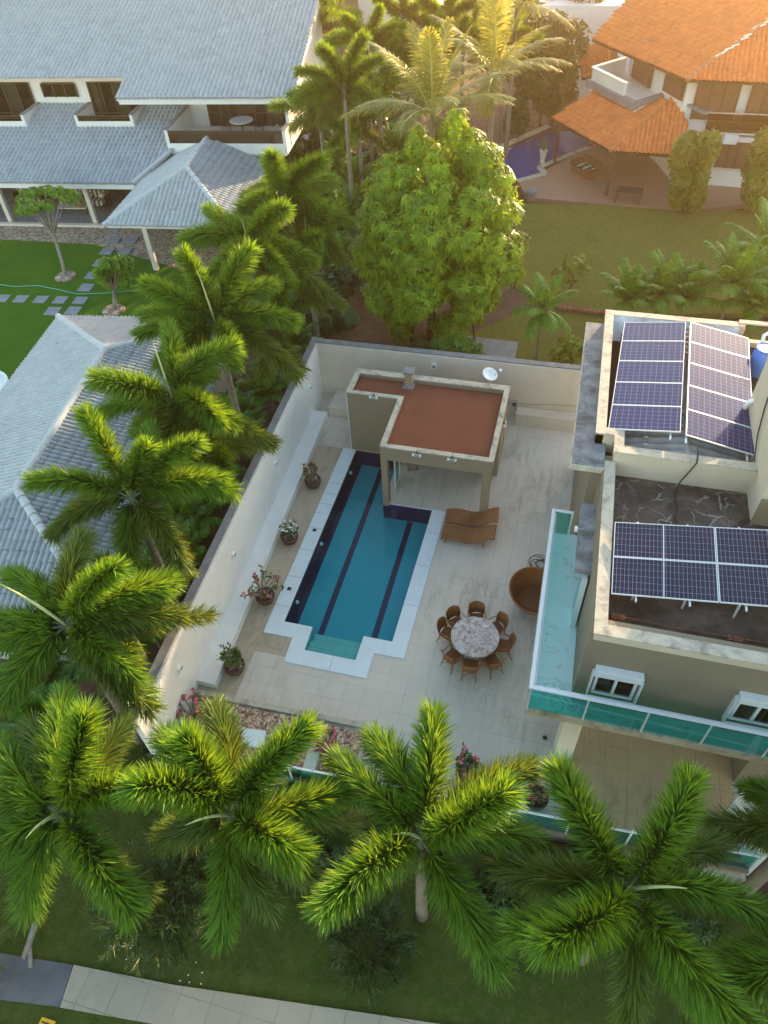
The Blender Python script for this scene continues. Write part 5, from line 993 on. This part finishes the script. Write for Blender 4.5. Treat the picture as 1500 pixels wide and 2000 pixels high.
for (a_, c_, z0, z1) in (((9.8, 46.0), (10.9, 43.6), 4.2, 6.1), ((11.75, 41.75), (12.75, 39.9), 4.6, 6.15), ((13.5, 39.55), (15.9, 39.52), 3.7, 6.1), ((16.6, 39.5), (19, 39.5), 3.7, 6.1), ((15.6, 38.75), (17.3, 38.65), 1.2, 2.7)):
    w_ = MB(); wallstrip(w_, a_, c_, .34, z0, z1); wo = obj('window', w_, m_intbrown, oh); wf = MB(); a2, c2 = np.array(a_), np.array(c_)
    for k in range(4): p_ = a2+(c2-a2)*k/3; wf.box(p_[0]-.06, p_[0]+.06, p_[1]-.24, p_[1]-.12, z0, z1)
    obj('window_frame', wf, m_wood, wo)
bal = obj('balcony', MB().box(14.4, 22, 38.5, 39.6, 3.2, 3.5), m_white, oh); obj('balcony_glass', MB().box(14.4, 22, 38.46, 38.48, 3.3, 4.35), m_glassb, bal); obj('balcony_rail', MB().box(14.35, 22, 38.42, 38.5, 4.35, 4.42), m_coping, bal)
ac = obj('air_conditioner', MB().box(15.6, 16.4, 38.1, 38.6, 2.75, 3.3), m_whitemetal, oh)
for (px, py) in ((1083, 319), (1183, 381)): p = at(px, py); obj('post', MB().box(p[0]-.1, p[0]+.1, p[1]-.1, p[1]+.1, 0, 2.62), m_wood, oh)
# annex roof left behind
tile_roof('annex_roof', oh, [(6.3, 48, 3.4), (8.9, 48.2, 3.9), (8.2, 53, 4.9), (5.6, 52, 4.2)], (6.3, 48, 3.4), (8.9, 48.2, 3.9), m_tileo, .27, .4)
obj('annex_wall', MB().box(6.3, 9.6, 48.3, 54, 0, 3.5), m_white, oh)
# blue pool
bp_ = thing('blue_pool', 'narrow dark blue pool with pale stone edge by the orange roofed house', 'swimming pool', (4.2, 42, 0))
pq = [at(1008, 352), at(1062, 337)[:2]+(0,), at(1054, 325), at(1160, 280), at(1137, 255), at(1070, 258), at(960, 305)]
pq = [(q_[0], q_[1]) for q_ in pq]
obj('pool_floor', MB().hexa(pq, -.02, .012), m_oblue, bp_)
ed = MB()
for a_, c_, w2 in (((1010, 354), (1064, 340), .45), ((1064, 340), (1054, 327), .45), ((1054, 327), (1150, 288), .45), ((1072, 247), (950, 300), .6)):
    wallstrip(ed, at(*a_)[:2], at(*c_)[:2], w2, .0, .05+.003*len(ed.v)/8)
obj('stone_edge', ed, m_coping, bp_)
struct(obj('blue_pool_water', MB().add([(x, y, .02) for x, y in pq], [tuple(range(len(pq)))]), m_waterb))
p = at(1059, 318); q = thing('urn_planter', 'pale urn with a small palm at the corner of the blue pool', 'planter', p); obj('urn', MB().lathe([(.16, 0), (.2, .05), (.14, .15), (.22, .5), (.28, .8), (.3, .85), (.25, .86), (.2, .8)], (0, 0, 0), 20), m_cream, q, smooth=True, local=True)
for k in range(7): a = k*.9; frond_pin(q, np.array(p)+(0, 0, .8), np.array(p)+(.5*math.cos(a), .5*math.sin(a), 1.3+.15*(k % 3)), .15, 300+k, 14, .18, m_small, .03)
p = at(1145, 330, .3); q = thing('wicker_daybed', 'brown outdoor sofa with crumpled striped cover under the orange pavilion roof', 'sofa', (p[0], p[1], 0), math.radians(-50))
obj('base', MB().box(-1.0, 1.0, -.55, .55, .0, .4), m_wicker, q, local=True, bevel=.03); obj('backrest', MB().box(-1.0, 1.0, .45, .6, .4, .85).box(-1.1, -.95, -.55, .45, .4, .7), m_wicker, q, local=True, bevel=.02)
V = []; F = []
for j in range(9):
    for i in range(9): V.append((-.8+1.5*i/8, -.5+.85*j/8, .43+.12*math.sin(i*1.7+j)*math.cos(j*1.3)+.06))
for j in range(8):
    for i in range(8): a = j*9+i; F.append((a, a+1, a+10, a+9))
obj('striped_cover', MB().add(V, F), m_stripe, q, local=True, smooth=True)
p = at(1036, 380); tag(obj('garden_rock', MB().ball((p[0], p[1], .16), .36, 9, .85, .14), m_slate), 'dark pointed rock at the edge of the brick patio', 'rock')
p = at(1230, 372, .7); q = thing('patio_table', 'dark wooden table in the shade of the orange pavilion', 'table', (p[0], p[1], 0), -.1); obj('tabletop', MB().box(-.8, .8, -.45, .45, .7, .75), m_wood, q, local=True)
for x in (-.72, .72):
    for y in (-.38, .38): obj('leg', MB().box(x-.03, x+.03, y-.03, y+.03, 0, .7), m_wood, q, local=True)
tag(obj('brick_kerb', MB().hexa([at(1090, 598)[:2], at(1185, 612)[:2], at(1185, 616)[:2], at(1088, 606)[:2]], 0, .15), m_brickred), 'low red brick kerb at the edge of the back lawn', 'kerb')
# grey covered slab under the mango
a_ = [at(848, 648, .25), at(1012, 668, .25), at(1003, 712, .25), at(838, 678, .25)]
q = thing('covered_deck', 'grey purple flat tank cover on the ground behind the rear wall', 'cover', (4.2, 15, 0)); obj('cover_sheet', MB().hexa([p_[:2] for p_ in a_], 0, .25), m_slate, q)
sm = MB(); m1 = [(a_[0][i]+a_[1][i])/2 for i in range(2)]; m2 = [(a_[2][i]+a_[3][i])/2 for i in range(2)]; wallstrip(sm, m1, m2, .03, .25, .255); obj('seam', sm, m_dark, q)
# green mound left of mango
tag(obj('green_tarpaulin', MB().ball((at(665, 625)[0], at(665, 625)[1], .1), 1.0, 16, .35, .06), plain('green_cloth', (.03, .10, .05), .9, .2)), 'dark green cloth heap on the soil left of the mango', 'cloth')
# ------------------------------------------------------------------ PEBBLE BED
pa, pb, pcn = at(378, 1354, .12), at(728, 1413, .12), at(700, 1500, .12)
bd = thing('planter_kerb', 'pale stone kerb framing the pebble bed in front of the pool', 'kerb', (1, -3.1, 0))
k1 = MB(); wallstrip(k1, (wx(-3.2)+.02, -3.2), (3.92, -3.07), .17, .001, .13); wallstrip(k1, (3.84, -3.155), (3.84, -4.95), .17, .001, .128); obj('kerb_stone', k1, m_coping, bd)
N_ = 3600; rr = np.random.default_rng(4); px = rr.uniform(-1.7, 3.74, N_); py = rr.uniform(-4.9, -3.28, N_)
ico = MB().ball((0, 0, 0), 1, 6, .7); iv = np.array(ico.v); tri = [f if len(f) == 4 else (f[0], f[1], f[2], f[2]) for f in ico.f]
FQ = np.array([f for f in ico.f if len(f) == 4]); FT = np.array([f for f in ico.f if len(f) == 3])
sz = rr.uniform(.04, .085, N_); sq = rr.uniform(.6, 1.1, (N_, 2)); rot = rr.uniform(0, PI, N_); vv = iv[None]*np.stack([sz*sq[:, 0], sz*sq[:, 1], sz*.7], 1)[:, None]
vx = vv[:, :, 0]*np.cos(rot)[:, None]-vv[:, :, 1]*np.sin(rot)[:, None]; vyy = vv[:, :, 0]*np.sin(rot)[:, None]+vv[:, :, 1]*np.cos(rot)[:, None]
VV = np.stack([vx+px[:, None], vyy+py[:, None], vv[:, :, 2]+.03+rr.uniform(0, .03, N_)[:, None]], 2).reshape(-1, 3)
base_ = (np.arange(N_)*len(iv))[:, None, None]; allF = (base_+FQ[None]).reshape(-1, 4); allT = (base_+FT[None]).reshape(-1, 3)
tt = rr.uniform(0, 1, N_)
me = bpy.data.meshes.new('pebbles'); FL = [tuple(f) for f in allF.tolist()]+[tuple(f) for f in allT.tolist()]; off = np.array((1, -4.1, 0)); me.from_pydata((VV-off).tolist(), [], FL); me.update()
at_ = me.attributes.new('tint', 'FLOAT', 'FACE'); at_.data.foreach_set('value', np.concatenate([np.repeat(tt, len(FQ)), np.repeat(tt, len(FT))]).astype(np.float32))
struct(link('pebbles', me, m_pebble, None, off), 'stuff')
q = tag(obj('tank_cover', MB().hexa([at(472, 1421, .16)[:2], at(519, 1427, .16)[:2], at(516, 1460, .16)[:2], at(470, 1455, .16)[:2]], .02, .16), m_stone, bevel=.01), 'pale square inspection cover set in the pebble bed', 'cover')
q = tag(obj('white_block', MB().hexa([at(601, 1466, .4)[:2], at(624, 1470, .4)[:2], at(612, 1512, .4)[:2], at(588, 1508, .4)[:2]], .0, .4), m_cream, bevel=.01), 'plain grey block behind the fronds at the street side of the pebble bed', 'block')
# ------------------------------------------------------------------ POTTED PLANTS
def desert_rose(lab, foot, h, spread, flower, n, seed, potr=.34, gz=0, pot=True):
    p = np.array(at(*foot, gz)); r = random.Random(seed); q = thing('potted_plant', lab, 'potted plant', tuple(p), 0, 'flowering plants in bowls and beds'); z0 = 0
    if pot:
        obj('pot', MB().lathe([(potr*.55, 0), (potr*.85, .08), (potr, .24), (potr*.98, .34), (potr*.88, .34), (potr*.86, .28), (.001, .28)], tuple(p), 24), m_terracotta, q, smooth=True); z0 = .28
        pm_ = MB()
        for k in range(60): a = r.uniform(0, 2*PI); d = potr*.8*math.sqrt(r.random()); pm_.ball((p[0]+d*math.cos(a), p[1]+d*math.sin(a), p[2]+.3), r.uniform(.02, .04), 5, .8)
        struct(obj('pebble_mulch', pm_, m_gravel, q), 'stuff')
    br = MB(); tips = []
    for k in range(n):
        a = 2*PI*k/n+r.uniform(-.3, .3); d = spread*r.uniform(.3, 1); e = p+np.array((d*math.cos(a), d*math.sin(a), z0+h*r.uniform(.55, 1))); m_ = p+np.array((d*.45*math.cos(a+.2), d*.45*math.sin(a+.2), z0+h*.45)); br.tube([p+np.array((0, 0, z0)), m_, e], [.035, .018, .008], 5); tips.append(e)
        for _ in range(2):
            a2 = a+r.uniform(-.9, .9); e2 = m_+np.array((.3*spread*math.cos(a2), .3*spread*math.sin(a2), h*r.uniform(.15, .4))); br.tube([m_, e2], [.014, .006], 4); tips.append(e2)
    obj('branches', br, m_barkl, q)
    rg = np.random.default_rng(seed); P = np.repeat(np.array(tips), 7, 0)+rg.normal(0, .035, (len(tips)*7, 3)); D_ = nrm(rg.normal(size=P.shape)+np.array([0, 0, .5])); L = rg.uniform(.07, .13, len(P)); V, F = blades(P, D_, L, L*.5, nrm(rg.normal(size=P.shape)+np.array([0, 0, 1.2])), .1); npobj('foliage', V, F, m_plant, q, np.repeat(rg.uniform(0, 1, len(P)), 2))
    if flower:
        for e in tips:
            if r.random() < flower[1]:
                fm = MB()
                for j in range(5): a = 2*PI*j/5; fm.obox(e+np.array((.03*math.cos(a), .03*math.sin(a), .04)), (.03*math.cos(a), .03*math.sin(a), .012), (-.018*math.sin(a), .018*math.cos(a), 0), (0, 0, .003))
                obj('flower', fm, flower[0], q)
desert_rose('bowl of red flowered desert rose, farthest along the pool strip', (612, 948), .75, .45, (m_redp, .5), 9, 201)
desert_rose('bowl of white flowered desert rose, second along the pool strip', (567, 1056), .55, .42, (m_whitep, .8), 9, 202)
desert_rose('bowl of wide spreading pink desert rose beside the middle of the pool', (520, 1172), .75, .75, (m_pink, .35), 12, 203)
desert_rose('bowl of bushy green desert rose nearest the pebble bed', (461, 1308), .75, .42, None, 16, 204)
desert_rose('bowl of pink flowered plant by the glass fence, right of the pebble bed', (776, 1512), .7, .35, (m_pink, .6), 8, 205)
desert_rose('bowl of dense pink flowered plant by the glass fence below the table', (912, 1515), .6, .45, (m_pink, .4), 14, 206)
desert_rose('bowl of small pink flowers by the glass fence under the balcony corner', (1045, 1565), .4, .4, (m_pink, .4), 10, 207)
desert_rose('pink flowered shrub growing in the right part of the pebble bed', (640, 1465), .9, .4, (m_pink, .7), 10, 208, pot=False)
desert_rose('pink flowered twiggy shrub at the wall end of the pebble bed', (385, 1402), 1.0, .6, (m_pink, .7), 9, 209, pot=False)
bush('hedge', 'dark leafy shrubs between the side wall end and the street palms', 335, 1465, .4, (1.0, .5, .5), 320, .16, m_bushd, 52, 'shrub', None, gz=-.3, m=7)
bush('hedge', 'low dark hedge outside the glass fence below the table', 700, 1560, .2, (1.6, .3, .3), 420, .14, m_bushd, 53, 'shrub', None, gz=-.3, m=9)
bush('hedge', 'low dark hedge outside the glass fence near the balcony', 960, 1640, .1, (1.7, .4, .3), 520, .14, m_bushd, 54, 'shrub', None, gz=-.3, m=9)
bush('hedge', 'bright green bush at the left edge between two palms', 40, 1450, 1.2, (.9, .9, .8), 420, .16, m_small, 55, 'shrub', None, gz=-.3, m=7)
bush('hedge', 'dark shrub on the lawn behind the balcony palm', 1300, 1800, .5, (1.4, .5, .5), 420, .16, m_bushd, 56, 'shrub', None, gz=-.3, m=8)
# feathery fallen casuarina-like shrubs on the lawn
def feather_bush(lab, px, py, rad, h, n, seed, twig=10):
    p = np.array(at(px, py, -.3)); r = np.random.default_rng(seed); q = thing('feathery_shrub', lab, 'shrub', tuple(p), 0, 'feathery shrubs on the street lawn'); mb = MB(); Ps, Ds = [], []
    for k in range(n):
        a = r.uniform(0, 2*PI); d = rad*np.sqrt(r.uniform(.1, 1)); e = p+np.array((d*math.cos(a), d*math.sin(a), h*r.uniform(.3, 1)))
        s = p+np.array((.25*math.cos(a), .25*math.sin(a), 0)); m_ = (s+e)/2+np.array((0, 0, h*.3)); t = np.linspace(0, 1, 10)[:, None]; c_ = (1-t)**2*s+2*t*(1-t)*m_+t*t*e
        if k < twig*3: mb.tube(list(c_[::3]), [.02, .014, .008, .005], 4)
        i = r.integers(2, 10, 60); i = np.clip(i, 0, 8); Ps.append(c_[i]+(c_[i+1]-c_[i])*r.uniform(0, 1, (60, 1))); Ds.append(nrm(nrm(c_[i+1]-c_[i])+r.normal(0, .5, (60, 3))))
    P = np.concatenate(Ps); D_ = np.concatenate(Ds); L = r.uniform(.12, .3, len(P)); V, F = blades(P, D_, L, np.full(len(P), .02), nrm(r.normal(size=P.shape)), .1); npobj('foliage', V, F, m_feather, q, np.repeat(r.uniform(0, 1, len(P)), 2)); obj('branches', mb, m_bark, q)
feather_bush('big dark feathery shrub under the lower left palms', 325, 1770, 1.7, 1.5, 170, 81); feather_bush('low feathery shrub at the foot of the middle palm', 720, 1850, 1.15, .7, 90, 82)
feather_bush('dark feathery shrub just right of the big one', 420, 1700, 1.0, 1.3, 60, 83)
# lawn bits
w_ = MB(); w_.bar(at(70, 1802, 0.25), at(47, 1872, -.25), .13, .1); w_.bar(at(58, 1850, -.1), at(60, 1890, -.25), .1, .06); tag(obj('fallen_sheath', w_, m_barkl, bevel=.02), 'dry fallen palm sheath lying on the lawn by the driveway', 'palm sheath')
wp = MB(); rnd = random.Random(9)
for k in range(26): px_, py_ = rnd.choice([(200, 1830), (245, 1850), (285, 1870), (260, 1860), (370, 1900)]); p = at(px_+rnd.uniform(-30, 30), py_+rnd.uniform(-22, 22), -.29); wp.obox((p[0], p[1], -.285), (.015, .006, 0), (-.006, .013, 0), (0, 0, .004))
tag(obj('fallen_petals', wp, m_whitep), 'scattered white petals on the grass by the sidewalk', 'petals')
p = at(92, 1994, -.1); q = thing('yellow_sign', 'yellow sign top with black stripe peeking in at the bottom edge', 'sign', (p[0], p[1], -.35)); obj('sign_face', MB().box(-.16, .2, -.25, .04, .2, .26), m_yellow, q, local=True); obj('stripe', MB().box(-.12, .16, -.06, -.03, .26, .262), m_dark, q, local=True); obj('sign_post', MB().box(-.02, .02, -.12, -.08, 0, .2), m_steel, q, local=True)
# dry palm frond tip at the left edge
c = np.array(at(-60, 1880, 0)); q = thing('dry_palm', 'dry yellow brown palm fronds at the left edge of the lawn', 'palm tree', (c[0], c[1], -.3)); palm_trunk(q, (c[0], c[1], -.3), c+np.array((0, 0, .3)), .1, .08, False)
for k in range(8): a = k*.8; frond_pin(q, c+np.array((0, 0, .3)), c+np.array((1.1*math.cos(a), 1.1*math.sin(a), .5)), .3, 400+k, 30, .4, m_foxold, .03)

# dark understorey between the left house and the mango
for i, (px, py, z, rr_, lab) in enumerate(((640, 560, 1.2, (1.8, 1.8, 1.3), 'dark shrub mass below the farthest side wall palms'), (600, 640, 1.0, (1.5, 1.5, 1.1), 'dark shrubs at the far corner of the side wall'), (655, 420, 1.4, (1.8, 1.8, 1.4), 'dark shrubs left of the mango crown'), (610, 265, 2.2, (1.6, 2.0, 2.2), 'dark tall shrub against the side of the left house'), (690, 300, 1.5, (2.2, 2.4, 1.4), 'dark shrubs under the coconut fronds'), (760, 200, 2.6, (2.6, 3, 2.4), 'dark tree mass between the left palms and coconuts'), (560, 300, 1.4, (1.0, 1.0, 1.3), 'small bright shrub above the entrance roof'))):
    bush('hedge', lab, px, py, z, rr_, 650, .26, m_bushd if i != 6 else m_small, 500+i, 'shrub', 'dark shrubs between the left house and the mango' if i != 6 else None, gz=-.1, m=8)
# haze: warm evening air
hz_ = bpy.data.materials.new('evening_haze'); hz_.use_nodes = True; t_ = hz_.node_tree; t_.nodes.clear(); o_ = t_.nodes.new('ShaderNodeOutputMaterial'); v_ = t_.nodes.new('ShaderNodeVolumePrincipled')
v_.inputs['Color'].default_value = (1, .72, .42, 1); v_.inputs['Density'].default_value = HAZE; v_.inputs['Anisotropy'].default_value = .8; t_.links.new(v_.outputs[0], o_.inputs['Volume'])
if HAZE: struct(obj('haze', MB().box(-112, 112, -112, 112, -1.5, 22), hz_), 'stuff')

# unseen trees added beyond the view to keep the low sun off the ground
rt = np.random.default_rng(77); cs = [((16+3.2*k+rt.uniform(-1, 1), 70+rt.uniform(-3, 3), h_), (3.4, 3, 3.2)) for k in range(12) for h_ in (3.5, 7.5, 11.2)]
V, F, T = leaf_cloud(rt, [c_[0] for c_ in cs], [c_[1] for c_ in cs], 9000, 1.1, .5, 5, .6, .2); struct(npobj('added_shade_trees', V, F, m_bushd, None, T), 'stuff')

# short blades standing in the front lawn (nobody could count them)
rg_ = np.random.default_rng(5); n_ = 70000; P = np.stack([rg_.uniform(-8, 18, n_), rg_.uniform(-13.5, -5.3, n_), np.full(n_, -.3)], 1)
yk = -10.35+(P[:, 0])*.13; P = P[(P[:, 1] > yk+.12) | (P[:, 1] < yk-1.45)]; n_ = len(P)
V, F = blades(P, nrm(rg_.normal(0, .5, (n_, 3))+np.array([0, 0, 1.])), rg_.uniform(.03, .09, n_), np.full(n_, .012), nrm(rg_.normal(size=(n_, 3))), .1)
m_blade = leafmat('grass_blade', (.06, .11, .015), (.17, .20, .04), (.2, .26, .04), .3, .6, .2)
struct(npobj('grass_blades', V, F, m_blade, None, np.repeat(rg_.uniform(0, 1, n_), 2)), 'stuff')

for i, (x, y, z) in enumerate(((-6.5, 23, 1.4), (-4.6, 21.5, 1.3), (-3.0, 23.5, 1.5), (-5.5, 26.5, 1.6), (-7.5, 27, 1.5), (-3.2, 27.5, 1.5), (-6.2, 31, 1.7), (-3.8, 32, 1.7), (-8.0, 34, 1.8), (-1.5, 30, 1.6), (-5, 36.5, 1.8), (-2.2, 37, 1.8))):
    pinnate_palm('undergrowth_palm', ['leafy palm clump near the far wall corner', 'leafy palm clump just beyond the side wall corner', 'leafy palm clump left of the mango trunk', 'leafy palm clump before the entrance roof', 'leafy palm clump close to the left house side', 'leafy palm clump left behind the mango', 'palm clump under the first roof corner palm', 'palm clump behind the mango and left of the coconuts', 'palm clump beside the left house wall further back', 'palm clump at the foot of the nearest coconut palm', 'palm clump deep behind the roof corner palms', 'palm clump deep behind the nearest coconut palm'][i], (x, y, z*.8), 20, 2.3, 700+i, -.1, .6, m_areca, 'palm clumps under the trees behind the left house', .05, (1.3, 1.0, .6, .3), 40, .07, droop=.4)

for i, (px, py, rr_, lab) in enumerate(((575, 1560, (.9, .5, .4), 'dark shrub outside the glass fence beside the pebble bed'), (860, 1605, (1.1, .5, .4), 'dark shrub outside the glass fence left of the middle palm frond'), (1150, 1690, (1.3, .6, .4), 'dark shrub between the balcony palm fronds outside the fence'), (600, 1690, (1.2, 1.0, .5), 'dark low shrubs on the lawn between the two left street palms'), (960, 1740, (1.0, .8, .4), 'dark low shrubs on the lawn left of the balcony palm'))):
    bush('hedge', lab, px, py, .1, rr_, 520, .15, m_bushd, 560+i, 'shrub', None, gz=-.3, m=9, rb=.4)
